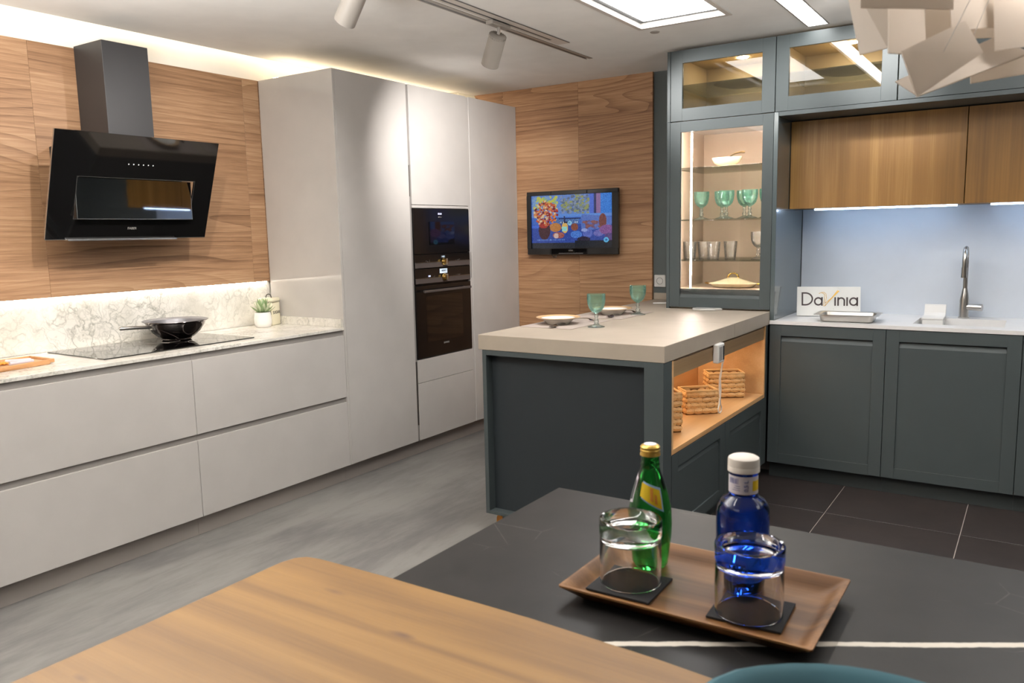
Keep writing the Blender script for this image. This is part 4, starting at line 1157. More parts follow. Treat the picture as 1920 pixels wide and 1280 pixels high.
def goblet_mesh(t, x, y, z, h=0.165, R=0.044, bowl='goblet_teal', foot='goblet_foot'):
    k = h / 0.165
    prof = [(0.0, 0.070), (0.010, 0.071), (0.022, 0.077), (0.034, 0.092), (0.0415, 0.115), (0.044, 0.14), (0.0435, 0.165), (0.0422, 0.165), (0.0425, 0.14), (0.040, 0.116), (0.032, 0.094), (0.02, 0.080), (0.0, 0.075)]
    mb = MB(); mb.lathe([(r * R / 0.044, q * k) for r, q in prof], (x, y, z), 32); build('bowl', mb, bowl, t)
    prof = [(0.0, 0.004), (0.010, 0.0), (0.040, 0.0), (0.0415, 0.002), (0.030, 0.006), (0.015, 0.012), (0.009, 0.018), (0.0115, 0.025), (0.0125, 0.031), (0.008, 0.037), (0.006, 0.045), (0.0105, 0.053), (0.008, 0.060), (0.007, 0.066), (0.012, 0.0705), (0.0, 0.0705)]
    mb = MB(); mb.lathe([(r * R / 0.044, q * k) for r, q in prof], (x, y, z), 32); build('stem', mb, foot, t)


def cutlery(name, label, a, b, kind):
    a = Vector(a); b = Vector(b); d = (b - a).normalized(); s = Vector((-d.y, d.x, 0)); L = (b - a).length
    t = thing(name, label, 'cutlery', tuple(a))
    z = Vector((0, 0, 1))

    def ribbon(mb, st):
        P = []
        for u, wd, hz in st:
            c = a + d * (u * L) + z * hz
            P.append([c - s * wd + z * 0.0012, c + s * wd + z * 0.0012, c + s * wd - z * 0.0008, c - s * wd - z * 0.0008])
        mb.surf(P, close_v=True)
        for r in (0, -1):
            pass
    mb = MB(); ribbon(mb, [(0.0, 0.004, 0.002), (0.04, 0.0085, 0.0025), (0.18, 0.0075, 0.006), (0.4, 0.004, 0.010), (0.56, 0.003, 0.011), (0.64, 0.004, 0.010)]); build('handle', mb, 'steel_dark', t)
    mb = MB()
    if kind == 'spoon':
        ribbon(mb, [(0.645, 0.004, 0.010), (0.70, 0.012, 0.006), (0.78, 0.018, 0.003), (0.88, 0.019, 0.002), (0.96, 0.012, 0.005), (1.0, 0.002, 0.008)]); build('spoon_bowl', mb, 'steel_dark', t)
    else:
        ribbon(mb, [(0.645, 0.004, 0.010), (0.70, 0.011, 0.006), (0.76, 0.012, 0.004)])
        for q in (-1.5, -0.5, 0.5, 1.5):
            P = []
            for u, wd, hz in ((0.76, 0.0022, 0.004), (0.88, 0.002, 0.003), (1.0, 0.001, 0.009)):
                c = a + d * (u * L) + z * hz + s * q * 0.0062
                P.append([c - s * wd + z * 0.001, c + s * wd + z * 0.001, c + s * wd - z * 0.0006, c - s * wd - z * 0.0006])
            mb.surf(P, close_v=True)
        build('tines', mb, 'steel_dark', t)
    return t


for (x0, x1, y0, y1, lab) in ((1.745, 2.045, 0.105, 0.530, 'thin pale placemat under the nearer soup plate'), (1.775, 2.075, 0.60, 1.03, 'thin pale placemat under the further soup plate')):
    mb = MB(); mb.box(x0, x1, y0, y1, PZ + 0.0004, PZ + 0.0026, 0.0006); tag(build('placemat', mb, 'mat_grey'), lab, 'placemat', 'placemats on the peninsula')
plate((1.868, 0.282), 'soup plate with a gold-brown rim nearer the peninsula end')
plate((1.912, 0.815), 'soup plate with a gold-brown rim further along the peninsula, behind a goblet')
cutlery('spoon', 'steel spoon in front of the nearer soup plate', (1.918, 0.262, PZ + 0.006), (1.935, 0.095, PZ + 0.006), 'spoon')
cutlery('fork', 'steel fork beside the nearer soup plate, on the goblet side', (1.86, 0.455, PZ + 0.006), (2.02, 0.435, PZ + 0.006), 'fork')
cutlery('spoon', 'steel spoon in front of the further soup plate', (1.972, 0.775, PZ + 0.006), (1.99, 0.615, PZ + 0.006), 'spoon')
cutlery('fork', 'steel fork beside the further soup plate, next to the wall-side goblet', (1.90, 0.945, PZ + 0.006), (2.05, 0.89, PZ + 0.006), 'fork')
g1 = thing('teal_goblet', 'teal glass goblet on the peninsula beside the nearer plate', 'goblet', (2.107, 0.247, PZ), 'teal goblets on the peninsula'); goblet_mesh(g1, 2.107, 0.247, PZ + 0.0006, 0.165, 0.046)
g2 = dup(g1, (2.052, 0.858, PZ), 'teal glass goblet on the peninsula nearer the wood wall')
mb = MB(); mb.prism([(2.232, 1.235), (2.245, 1.195), (2.30, 1.180), (2.375, 1.215), (2.405, 1.255), (2.385, 1.277), (2.29, 1.278), (2.245, 1.270)], 'z', PZ + 0.0006, PZ + 0.013, 0.003)
tag(build('pot_stand', mb, 'silver_grey', smooth=False), 'flat silver pot stand in front of the display cabinet', 'trivet')
t = thing('cable_end', 'white plug end lying on the slab by the back wall', 'cable', (1.9, 1.5, PZ))
mb = MB(); mb.tube([(1.87, 1.49, PZ + 0.006), (1.90, 1.505, PZ + 0.006), (1.94, 1.50, PZ + 0.008), (1.975, 1.53, PZ + 0.010)], 0.005, 8); build('cord', mb, 'white_plastic', t)
mb = MB(); mb.box(1.975, 2.02, 1.48, 1.54, PZ + 0.0005, PZ + 0.042, 0.004); build('plug', mb, 'white_plastic', t)

# ---------------------------------------------------------------- green display cabinet and upper cupboards
DX0, DX1 = 2.0454, 2.6690
DB = 1.8555     # back of the cabinet
tf_gy = lambda u, d, z: (u, GY - d, z)     # faces -Y


def glass_door(parent, u0, u1, z0, z1, a0, a1, b0, b1, bevel_bottom=0.0):
    """framed glass door; opening a0..a1, b0..b1"""
    mb = MB(tf_gy)
    mb.box(u0, a0, -0.022, 0, z0, z1, 0.001); mb.box(a1, u1, -0.022, 0, z0, z1, 0.001)
    mb.box(a0, a1, -0.022, 0, b1, z1); mb.box(a0, a1, -0.022, 0, z0, b0)
    if bevel_bottom:
        mb.hexa([(a0, -0.022, b0), (a1, -0.022, b0), (a1, -0.022, b0 + bevel_bottom), (a0, -0.022, b0 + bevel_bottom), (a0, -0.006, b0), (a1, -0.006, b0), (a1, -0.018, b0 + bevel_bottom), (a0, -0.018, b0 + bevel_bottom)])
    d = build('door', mb, 'green', parent)
    mb = MB(tf_gy); mb.box(a0 + 0.0003, a1 - 0.0003, -0.014, -0.010, b0 + bevel_bottom * 0.2 + 0.0005, b1 - 0.0003); build('pane', mb, 'pane', d, 'clear glass pane')
    return d


t = thing('display_cabinet', 'grey-green glass-fronted display cabinet standing on the peninsula slab', 'cabinet', (2.357, 1.57, PZ))
c0, c1, cz0, cz1 = DX0, DX1, PZ + 0.0008, 2.0565
mb = MB(); mb.box(c0, c0 + 0.019, GY + 0.0, DB, cz0, cz1, 0.001); build('side', mb, 'green', t)
mb = MB(); mb.box(c1 - 0.0, c1 + 0.0235, GY + 0.0, DB, SZ + 0.0008, cz1, 0.001); build('side', mb, 'green_gloss', t, 'end panel running down to the white worktop')
mb = MB(); mb.box(c0 + 0.0195, c1 - 0.0005, GY + 0.024, DB, cz0, 1.078); mb.box(c0 + 0.0195, c1 - 0.0005, GY + 0.024, DB, 2.03, cz1); mb.box(c0 + 0.0195, c1 - 0.0005, DB - 0.02, DB, 1.078, 2.03)
mb.box(c0 + 0.0195, c0 + 0.026, GY + 0.024, DB - 0.02, 1.078, 2.03); mb.box(c1 - 0.007, c1 - 0.0005, GY + 0.024, DB - 0.02, 1.078, 2.03)
build('lining', mb, 'cab_inner', t, 'brown-beige inside of the cabinet')
glass_door(t, c0 + 0.0205, c1 - 0.0015, 0.9705, 2.0545, 2.130, 2.608, 1.031, 1.995, 0.05)
for z in (1.250, 1.490, 1.792):
    mb = MB(); mb.box(c0 + 0.027, c1 - 0.008, GY + 0.032, DB - 0.025, z - 0.007, z, 0.0006); build('shelf', mb, 'shelf_glass', t, 'glass shelf')
mb = MB(); mb.box(2.184, 2.192, GY + 0.026, GY + 0.032, 1.085, 1.990); build('led_strip', mb, 'led_cab', t, 'vertical lit LED strip')
mb = MB(); mb.box(2.640, 2.648, GY + 0.026, GY + 0.032, 1.085, 1.990); build('led_strip', mb, 'led_cab', t, 'vertical lit LED strip behind the door frame')
mb = MB(); mb.box(2.1, 2.6, GY + 0.05, GY + 0.075, 2.0255, 2.0295); build('led_strip', mb, 'led_cab', t)  # unseen top strip added to brighten the cabinet inside


def upper(label, u0, u1, opening, glazed=True):
    t = thing('upper_cabinet', label, 'cabinet', ((u0 + u1) / 2, 1.57, 2.06), 'grey-green cupboards under the ceiling')
    z0, z1 = 2.0575, 2.457
    mb = MB()
    mb.box(u0, u0 + 0.018, GY + 0.023, DB, z0, z1 - 0.001); mb.box(u1 - 0.018, u1, GY + 0.023, DB, z0, z1 - 0.001)
    mb.box(u0 + 0.018, u1 - 0.018, GY + 0.023, DB, z0, z0 + 0.018); mb.box(u0 + 0.018, u1 - 0.018, GY + 0.023, DB, z1 - 0.022, z1 - 0.001); mb.box(u0 + 0.018, u1 - 0.018, DB - 0.02, DB, z0 + 0.018, z1 - 0.022)
    build('carcass', mb, 'cab_inner_up' if glazed else 'green', t)
    if glazed:
        glass_door(t, u0 + 0.0015, u1 - 0.0015, z0 + 0.001, z1 - 0.001, *opening)
        mb = MB(); mb.box(u0 + 0.02, u1 - 0.02, GY + 0.032, DB - 0.025, 2.258, 2.265, 0.0006); build('shelf', mb, 'shelf_glass', t, 'glass shelf')
        xm = (u0 + u1) / 2 + 0.02
        mb = MB(); mb.lathe([(0.0, 0.0), (0.030, 0.0), (0.032, 0.003)], (xm, 1.60, z1 - 0.0255), 24, axis=(0, 0, 1)); build('puck_light', mb, 'puck', t, 'small round downlight')
    else:
        mb = MB(tf_gy); mb.box(u0 + 0.0015, u1 - 0.0015, -0.022, 0, z0 + 0.001, z1 - 0.001, 0.001); build('door', mb, 'green', t)
    return t


u = upper('small glass-fronted grey-green cupboard on top of the display cabinet', DX0 + 0.0205, 2.6710, (2.138, 2.5985, 2.128, 2.3845))
mb = MB(); mb.box(DX0, DX0 + 0.019, GY, DB, 2.0575, 2.457, 0.001); build('side', mb, 'green', u)
upper('wide glass-fronted grey-green cupboard over the oak wall cabinet', 2.6725, 3.2805, (2.741, 3.2035, 2.134, 2.388))
upper('plain grey-green cupboard behind the white pendant lamp', 3.2825, 3.8905, None, False)
upper('plain grey-green cupboard cut off by the right picture edge', 3.8925, 4.5005, None, False)
mb = MB(); mb.box(2.6935, 4.5, GY, DB, 2.034, 2.0565, 0.001)
tag(build('cornice_shelf', mb, 'green'), 'long grey-green board under the upper cupboards', 'shelf')

# ---- contents of the display cabinet
GG = 'teal goblets on the cabinet shelf'
for k, (x, y, lab) in enumerate(((2.188, 1.483, 'teal goblet on the cabinet shelf next to the lit LED strip'), (2.300, 1.53, 'teal goblet second from the LED strip, partly behind another'),
                                 (2.353, 1.45, 'teal goblet third from the LED strip, standing in front'), (2.430, 1.55, 'teal goblet fourth from the LED strip, set back'),
                                 (2.490, 1.46, 'teal goblet fifth from the LED strip, standing in front'), (2.592, 1.46, 'teal goblet half hidden by the right door frame'))):
    c = dup(g1, (x, y, 1.4906), lab, k * 0.4, GG)


def tumbler(x, y, label, h=0.105, R=0.041):
    t = thing('cut_glass_tumbler', label, 'glass', (x, y, 1.25), 'clear tumblers on the lower cabinet shelf')
    mb = MB(); mb.lathe([(0.0, 0.002), (0.030, 0.0), (0.032, 0.003), (R * 0.9, h * 0.5), (R, h), (R - 0.002, h), (R * 0.9 - 0.002, h * 0.5), (0.029, 0.012), (0.0, 0.012)], (x, y, 1.2506), 24); build('cup', mb, 'clear_glass', t)
    return t


tm = tumbler(2.118, 1.483, 'clear cut-glass tumbler by the LED strip, outermost')
dup(tm, (2.190, 1.53, 1.25), 'clear cut-glass tumbler just right of the LED strip', 0.5)
dup(tm, (2.275, 1.46, 1.25), 'clear cut-glass tumbler in the middle of the lower shelf', 1.0)
dup(tm, (2.355, 1.53, 1.25), 'clear cut-glass tumbler behind the middle one, towards the clear goblet', 1.5)
cg = thing('clear_goblet', 'clear glass goblet on the lower cabinet shelf by the door frame', 'goblet', (2.535, 1.49, 1.25)); goblet_mesh(cg, 2.535, 1.49, 1.2506, 0.160, 0.044, 'clear_glass', 'clear_glass')

tx, ty, tz = 2.385, 1.50, 1.0785
t = thing('tureen', 'cream lidded tureen with a gold loop handle at the cabinet bottom', 'tureen', (tx, ty, tz))
sx = lambda x, y, z: (tx + (x - tx) * 1.45, ty + (y - ty) * 0.95, z)
mb = MB(sx); mb.lathe([(0.0, 0.001), (0.055, 0.0), (0.085, 0.006), (0.100, 0.022), (0.104, 0.024), (0.104, 0.026), (0.096, 0.025), (0.08, 0.012), (0.0, 0.008)], (tx, ty, tz + 0.0004), 40); build('dish', mb, 'cream_ceramic', t)
mb = MB(sx); mb.lathe([(0.0, 0.062), (0.02, 0.060), (0.05, 0.046), (0.085, 0.032), (0.103, 0.0275), (0.103, 0.0265), (0.0, 0.0268)], (tx, ty, tz), 40); l = build('lid', mb, 'cream_ceramic', t)
mb = MB(); mb.tube([(tx + 0.033 * math.cos(a), ty, tz + 0.056 + 0.030 * math.sin(a)) for a in [PI * i / 12 for i in range(13)]], 0.005, 10); build('loop_handle', mb, 'gold', l, 'gold loop handle')
mb = MB()
for s in (-1, 1): mb.tube([(tx + s * 0.148, ty - 0.02, tz + 0.022), (tx + s * 0.168, ty - 0.012, tz + 0.026), (tx + s * 0.172, ty, tz + 0.027), (tx + s * 0.168, ty + 0.012, tz + 0.026), (tx + s * 0.148, ty + 0.02, tz + 0.022)], 0.005, 8)
build('side_handle', mb, 'gold', t, 'gold side handle')
gx, gy_, gz = 2.335, 1.50, 1.7926
t = thing('ceramic_sauce_boat', 'cream ceramic sauce boat with a leaf handle on the top cabinet shelf', 'ornament', (gx, gy_, gz))
so = lambda x, y, z: (gx + (x - gx) * 1.7, gy_ + (y - gy_) * 0.8, z)
mb = MB(so); mb.lathe([(0.0, 0.001), (0.045, 0.0), (0.056, 0.006), (0.056, 0.010), (0.0, 0.008)], (gx, gy_, gz), 32); build('saucer', mb, 'cream_ceramic', t)
mb = MB(so); mb.lathe([(0.0, 0.011), (0.030, 0.011), (0.046, 0.028), (0.052, 0.052), (0.053, 0.060), (0.050, 0.060), (0.044, 0.032), (0.0, 0.020)], (gx, gy_, gz), 32); build('boat', mb, 'cream_ceramic', t)
mb = MB(); mb.surf([[(gx + 0.02 + 0.022 * i, gy_ - 0.016 * math.sin(PI * (i + 0.6) / 4.6), gz + 0.064 + 0.012 * i - 0.002 * i * i), (gx + 0.02 + 0.022 * i, gy_, gz + 0.070 + 0.013 * i - 0.002 * i * i), (gx + 0.02 + 0.022 * i, gy_ + 0.016 * math.sin(PI * (i + 0.6) / 4.6), gz + 0.064 + 0.012 * i - 0.002 * i * i), (gx + 0.02 + 0.022 * i, gy_, gz + 0.061 + 0.012 * i - 0.002 * i * i)] for i in range(5)], close_v=True)
M['leaf_brown'] = plain('brown_leaf_glaze', rgb(96, 78, 46), 0.4)
build('leaf_handle', mb, 'leaf_brown', t, 'brown leaf-shaped handle')
# platters on the upper shelves
for (x, lab) in ((2.40, 'pale oval platter on the shelf of the small upper glass cupboard'), (2.99, 'pale oval platter on the shelf of the wide upper glass cupboard')):
    t = thing('oval_platter', lab, 'platter', (x, 1.60, 2.2656), 'platters in the upper cupboards')
    so = lambda a, b, c, x=x: (x + (a - x) * 1.35, b, c)
    mb = MB(so); mb.lathe([(0.0, 0.001), (0.07, 0.0), (0.10, 0.010), (0.135, 0.024), (0.136, 0.026), (0.10, 0.014), (0.0, 0.006)], (x, 1.60, 2.2655), 36); build('dish', mb, 'platter_glaze', t)

# ---------------------------------------------------------------- sink run
tf_sy = lambda u, d, z: (u, SY - d, z)
for (u0, u1, lab) in ((2.6755, 3.2785, 'grey-green framed base cabinet in the corner by the peninsula niche'), (3.2785, 3.8855, 'grey-green framed base cabinet under the sink'), (3.8855, 4.49, 'grey-green base cabinet cut off by the right picture edge')):
    t = thing('sink_base_cabinet', lab, 'cabinet', ((u0 + u1) / 2, 1.55, 0), 'base cabinets of the sink run')
    mb = MB(); mb.box(u0 + 0.0005, u1 - 0.0005, SY + 0.0225, 1.880, 0.0955, 0.70); mb.box(u0 + 0.0005, u1 - 0.0005, SY + 0.0225, SY + 0.04, 0.70, SZ - 0.0195); build('carcass', mb, 'green_dark', t)
    mb = MB(); mb.box(u0 + 0.0003, u1 - 0.0003, SY + 0.05, SY + 0.065, 0.0005, 0.0945); build('plinth', mb, 'green_dark', t)
    mb = MB(tf_sy); shaker(mb, u0 + (0.0 if u0 < 2.7 else 0.0015), u1 - 0.0015, 0.0955, SZ - 0.023, 0.0, 0.062); build('door', mb, 'green', t)

t = thing('white_worktop', 'white worktop with a moulded sink on the grey-green base cabinets', 'worktop', (3.5, 1.57, SZ))
mb = MB(); slab_holes(mb, 2.6935, 4.49, SY - 0.004, 1.868, SZ - 0.0192, SZ, [(3.385, 3.80, 1.40, 1.735)]); build('slab', mb, 'white_top', t)
mb = MB(); mb.box(2.6730, 2.6930, SY - 0.004, GY - 0.001, SZ - 0.0192, SZ); build('slab_corner', mb, 'white_top', t)
mb = MB()
mb.box(3.38, 3.805, 1.395, 1.74, 0.732, 0.745); mb.box(3.372, 3.385, 1.388, 1.748, 0.732, SZ - 0.0192); mb.box(3.80, 3.813, 1.388, 1.748, 0.732, SZ - 0.0192)
mb.box(3.385, 3.80, 1.388, 1.40, 0.732, SZ - 0.0192); mb.box(3.385, 3.80, 1.735, 1.748, 0.732, SZ - 0.0192)
sk = build('sink_basin', mb, 'white_top', t)
mb = MB(); mb.lathe([(0.0, 0.002), (0.03, 0.002), (0.036, 0.0)], (3.59, 1.57, 0.7455), 24); build('drain', mb, 'chrome', sk)
mb = MB(); mb.box(2.6935, 4.49, 1.8685, 1.8825, SZ - 0.01, 1.5355, 0.0005)
tag(build('splashback', mb, 'splash_white'), 'pale blue-white splashback behind the sink', 'splashback')

for (u0, u1, l0, l1, lab) in ((2.6945, 3.5810, 2.800, 3.539, 'oak-fronted wall cabinet over the sink with its LED line beneath'), (3.5835, 4.49, 3.695, 4.44, 'oak-fronted wall cabinet cut off by the right picture edge')):
    t = thing('oak_wall_cabinet', lab, 'cabinet', ((u0 + u1) / 2, 1.7, 1.54), 'oak wall cabinets')
    mb = MB(); mb.box(u0, u1, 1.5675, DB, 1.5365, 2.030); build('carcass', mb, 'oak_front', t)
    mb = MB(); mb.box(u0 + 0.001, u1 - 0.001, 1.5468, 1.5668, 1.5365, 2.028, 0.0008); build('door', mb, 'oak_front', t)
    mb = MB(); mb.box(l0, l1, 1.7000, 1.7180, 1.5275, 1.536); build('led_strip', mb, 'led_cool', t, 'cool white LED line')

# tap
ax, ay = 3.592, 1.79
t = thing('kitchen_tap', 'brushed steel swan-neck kitchen tap behind the sink', 'tap', (ax, ay, SZ))
mb = MB(); mb.lathe([(0.0, 0.0005), (0.028, 0.0005), (0.028, 0.004), (0.024, 0.006), (0.0235, 0.10), (0.018, 0.135), (0.0125, 0.165), (0.0, 0.166)], (ax, ay, SZ), 28); build('body', mb, 'steel', t)
sd = Vector((0.0, -1.0, 0)).normalized()
pts = [(ax, ay, SZ + 0.16), (ax, ay, SZ + 0.32)]
for i in range(1, 11):
    a = PI * i / 10
    pts.append(tuple(Vector((ax, ay, SZ + 0.32)) + sd * (0.062 * (1 - math.cos(a))) + Vector((0, 0, 0.068 * math.sin(a)))))
e = Vector(pts[-1]); pts.append(tuple(e + Vector((0, 0, -0.04))))
mb = MB(); mb.tube(pts, 0.0118, 14); build('neck', mb, 'steel', t)
mb = MB(); q = e + Vector((0, 0, -0.035)); mb.tube([tuple(q), tuple(q + Vector((0, 0, -0.055)))], 0.0145, 14); build('spray_head', mb, 'steel', t)
mb = MB(); mb.tube([(ax + 0.015, ay - 0.004, SZ + 0.062), (ax + 0.055, ay - 0.012, SZ + 0.062), (ax + 0.088, ay - 0.02, SZ + 0.062)], [0.017, 0.0185, 0.0185], 18); build('lever', mb, 'steel', t)

# sponge holder
t = thing('sponge_holder', 'white moulded sponge holder on the rim of the sink', 'holder', (3.45, 1.75, SZ))
mb = MB(); mb.prism([(1.760, 0.0008), (1.760, 0.074), (1.752, 0.076), (1.746, 0.072), (1.740, 0.030), (1.722, 0.014), (1.640, 0.010), (1.638, 0.0008)], 'x', 3.402, 3.508, 0.0015)
for v in mb.bm.verts: v.co.z += SZ
build('body', mb, 'white_plastic', t, smooth=True)
mb = MB(); mb.box(3.402, 3.508, 1.640, 1.72, SZ - 0.05, SZ + 0.0003, 0.003); build('drip_tray', mb, 'white_plastic', t)

# gastronorm pan
t = thing('steel_tray', 'shallow brushed steel tray in front of the lettered sign', 'tray', (3.06, 1.40, SZ))


def rrect(x0, x1, y0, y1, r, n=5):
    p = []
    for cx, cy, a in ((x1 - r, y1 - r, 0), (x0 + r, y1 - r, PI / 2), (x0 + r, y0 + r, PI), (x1 - r, y0 + r, 1.5 * PI)):
        p += [(cx + r * math.cos(a + PI / 2 * i / n), cy + r * math.sin(a + PI / 2 * i / n)) for i in range(n + 1)]
    return p


tr = lambda x, y, z: (3.062 + x * math.cos(0.05) - y * math.sin(0.05), 1.408 + x * math.sin(0.05) + y * math.cos(0.05), SZ + 0.0005 + z)
mb = MB(tr)
P = []
for (hx, hy, z, r) in ((0.001, 0.001, 0.002, 0.0005), (0.115, 0.07, 0.002, 0.02), (0.125, 0.08, 0.0, 0.022), (0.133, 0.088, 0.006, 0.026), (0.140, 0.095, 0.037, 0.028), (0.150, 0.105, 0.040, 0.026), (0.165, 0.110, 0.040, 0.012), (0.165, 0.110, 0.0413, 0.012), (0.149, 0.104, 0.0415, 0.026), (0.138, 0.093, 0.038, 0.028), (0.131, 0.086, 0.008, 0.026), (0.12, 0.075, 0.0035, 0.022), (0.001, 0.001, 0.0035, 0.0005)):
    P.append([(a, b, z) for a, b in rrect(-hx, hx, -hy, hy, r)])
mb.surf(P, close_v=True); build('pan', mb, 'steel', t)

# lettered sign
sa = math.radians(15); lean = math.radians(14)
s_x = Vector((math.cos(sa), math.sin(sa), 0)); s_n = Vector((math.sin(sa), -math.cos(sa), 0))
s_y = Vector((0, 0, 1)) * math.cos(lean) - s_n * math.sin(lean); s_z = s_x.cross(s_y)
SO = Vector((2.752, 1.545, SZ + 0.004))
t = thing('lettered_sign', 'white speckled stone sign reading DaVinia leaning by the splashback', 'sign', tuple(SO))
tfs = lambda x, y, z: tuple(SO + s_x * x + s_y * y + s_z * z)


def m_speckle():
    q = NT('speckled_stone'); v = q.coords((1, 1, 1))
    n = q.ramp(q.noise(v, 70, 6, 0.75), [(0.60, (0, 0, 0, 1)), (0.70, (1, 1, 1, 1))]); p = q.ramp(q.noise(v, 9, 3), [(0.46, (0, 0, 0, 1)), (0.6, (1, 1, 1, 1))])
    q.link(q.mix(q.math('MULTIPLY', n, p), rgb(222, 222, 218), rgb(120, 130, 122)), q.b.inputs['Base Color']); q.b.inputs['Roughness'].default_value = 0.4
    return q.m


M['speckle'] = m_speckle()
SW, SH = 0.345, 0.172
mb = MB(tfs); mb.box(0, SW, 0, SH, -0.012, 0, 0.001); build('plaque', mb, 'speckle', t)


def stroke(mb, pts, w, closed=False, z1=0.0012):
    """flat letter stroke of width w through 2-D points"""
    pts = [Vector((p[0], p[1])) for p in pts]; n = len(pts); L, R = [], []
    for i, p in enumerate(pts):
        d = (pts[(i + 1) % n] - pts[i - 1]) if closed else (pts[min(i + 1, n - 1)] - pts[max(i - 1, 0)])
        d.normalize(); s = Vector((-d.y, d.x)) * (w[i] if isinstance(w, list) else w) / 2
        L.append(p + s); R.append(p - s)
    P = [[(L[i].x, L[i].y, 0.0002), (L[i].x, L[i].y, z1), (R[i].x, R[i].y, z1), (R[i].x, R[i].y, 0.0002)] for i in range(n)]
    mb.surf(P, close_u=closed, close_v=True)


def letters():
    k = SW / 118.0             # photograph units across the plaque
    X = lambda u: (u) * k
    Y = lambda v: SH - 0.010 - v * k * 0.93
    wd = 0.0088
    def arc(cx, cy, rx, ry, a, b, n=16): return [(cx + rx * math.cos(math.radians(a + (b - a) * i / n)), cy + ry * math.sin(math.radians(a + (b - a) * i / n))) for i in range(n + 1)]
    top, base, xh = Y(8.5), Y(37.5), Y(19)
    # D
    mb = MB(tfs); stroke(mb, [(X(10.5), base), (X(10.0), top)], wd); stroke(mb, [(X(10), top - wd / 2), (X(16), top - wd / 2)] + arc(X(16), (top + base) / 2, X(13), (top - base) / 2 - wd / 2, 85, -85, 20) + [(X(16), base + wd / 2), (X(10), base + wd / 2)], wd); build('letter', mb, 'ink_brown', t)
    def a_(x0, x1):
        mb = MB(tfs); cx = (x0 + x1) / 2; cy = (xh + base) / 2
        stroke(mb, arc(X(cx), cy, X((x1 - x0) / 2) - wd / 2, (xh - base) / 2 - wd / 2, 0, 345, 24), wd, True); stroke(mb, [(X(x1) - wd / 2, xh), (X(x1) - wd / 2, base)], wd); build('letter', mb, 'ink_brown', t)
    a_(32, 48.5)
    # the gold V, drawn as fine double lines
    mb = MB(tfs)
    fine = 0.0026
    stroke(mb, [(X(41), Y(11.5)), (X(46), Y(8.5)), (X(51), Y(8.5)), (X(54.5), Y(12)), (X(55), Y(20)), (X(53), Y(34)), (X(52.5), Y(38))], fine)
    stroke(mb, [(X(46), Y(9.8)), (X(50), Y(11)), (X(52), Y(15)), (X(51.5), Y(24)), (X(49.5), Y(37))], fine)
    stroke(mb, [(X(49.5), Y(37.8)), (X(53), Y(37.8)), (X(58), Y(30)), (X(78), Y(5))], [fine, fine, 0.004, 0.0075])
    stroke(mb, [(X(53), Y(32)), (X(66), Y(19)), (X(76), Y(3.5))], fine)
    build('letter', mb, 'gold', t, 'gold letter V')
    mb = MB(tfs); stroke(mb, [(X(71.5), xh), (X(71.5), base)], wd); build('letter', mb, 'ink_brown', t)
    mb = MB(tfs); stroke(mb, [(X(77), xh), (X(77), base)], wd); stroke(mb, [(X(77), Y(27))] + arc(X(82.7), Y(26.5), X(5.7), Y(20.6) - Y(26.5), 180, 0, 12) + [(X(88.4), base)], wd); build('letter', mb, 'ink_brown', t)
    mb = MB(tfs); stroke(mb, [(X(93.5), xh), (X(93.5), base)], wd); build('letter', mb, 'ink_brown', t)
    a_(97, 113.5)


letters()

# ---------------------------------------------------------------- black island, oak table
IX0, IY1 = 3.116, -1.872
t = thing('black_island', 'black stone-topped island with one pale vein', 'island', (4.2, -2.16, 0))
mb = MB(); mb.box(IX0, 5.4, -2.452, IY1, BZ - 0.012, BZ, 0.001); build('worktop', mb, 'black_stone', t)
mb = MB(); mb.box(IX0 + 0.035, 5.37, -2.440, IY1 - 0.035, 0.08, BZ - 0.0125); build('body', mb, 'black_plain', t)
mb = MB(); mb.box(IX0 + 0.085, 5.32, -2.41, IY1 - 0.085, 0.0005, 0.0795); build('plinth', mb, 'black_plain', t)

WZ = 0.935
t = thing('oak_table', 'light oak table top with knots and a natural edge at the island', 'table', (3.3, -2.9, 0))
edge = [(3.024, -2.4585), (3.09, -2.4565), (3.163, -2.4545), (3.25, -2.455), (3.33, -2.454), (3.414, -2.4545), (3.50, -2.459), (3.59, -2.463), (3.664, -2.468)]
left = [(2.981, -3.9), (2.980, -2.89), (2.983, -2.72), (2.981, -2.60), (2.980, -2.50), (2.984, -2.474), (2.998, -2.461)]
mb = MB(); mb.prism(left + edge + [(3.667, -2.475), (3.667, -3.9)], 'z', WZ - 0.033, WZ, 0.0025); build('table_top', mb, 'oak_table', t, smooth=False)
for x, y in ((3.08, -2.62), (3.58, -2.62), (3.08, -3.8), (3.58, -3.8)):
    mb = MB(); mb.box(x - 0.03, x + 0.03, y - 0.03, y + 0.03, 0.0005, WZ - 0.0335, 0.002); build('leg', mb, 'black_plain', t)

# stool
t = thing('bar_stool', 'teal velvet barrel-back stool at the bottom picture edge', 'stool', (3.864, -2.708, 0))
sxc, syc, R = 3.864, -2.708, 0.176


def shell_ring(a, r0, r1, z0, z1):
    pass


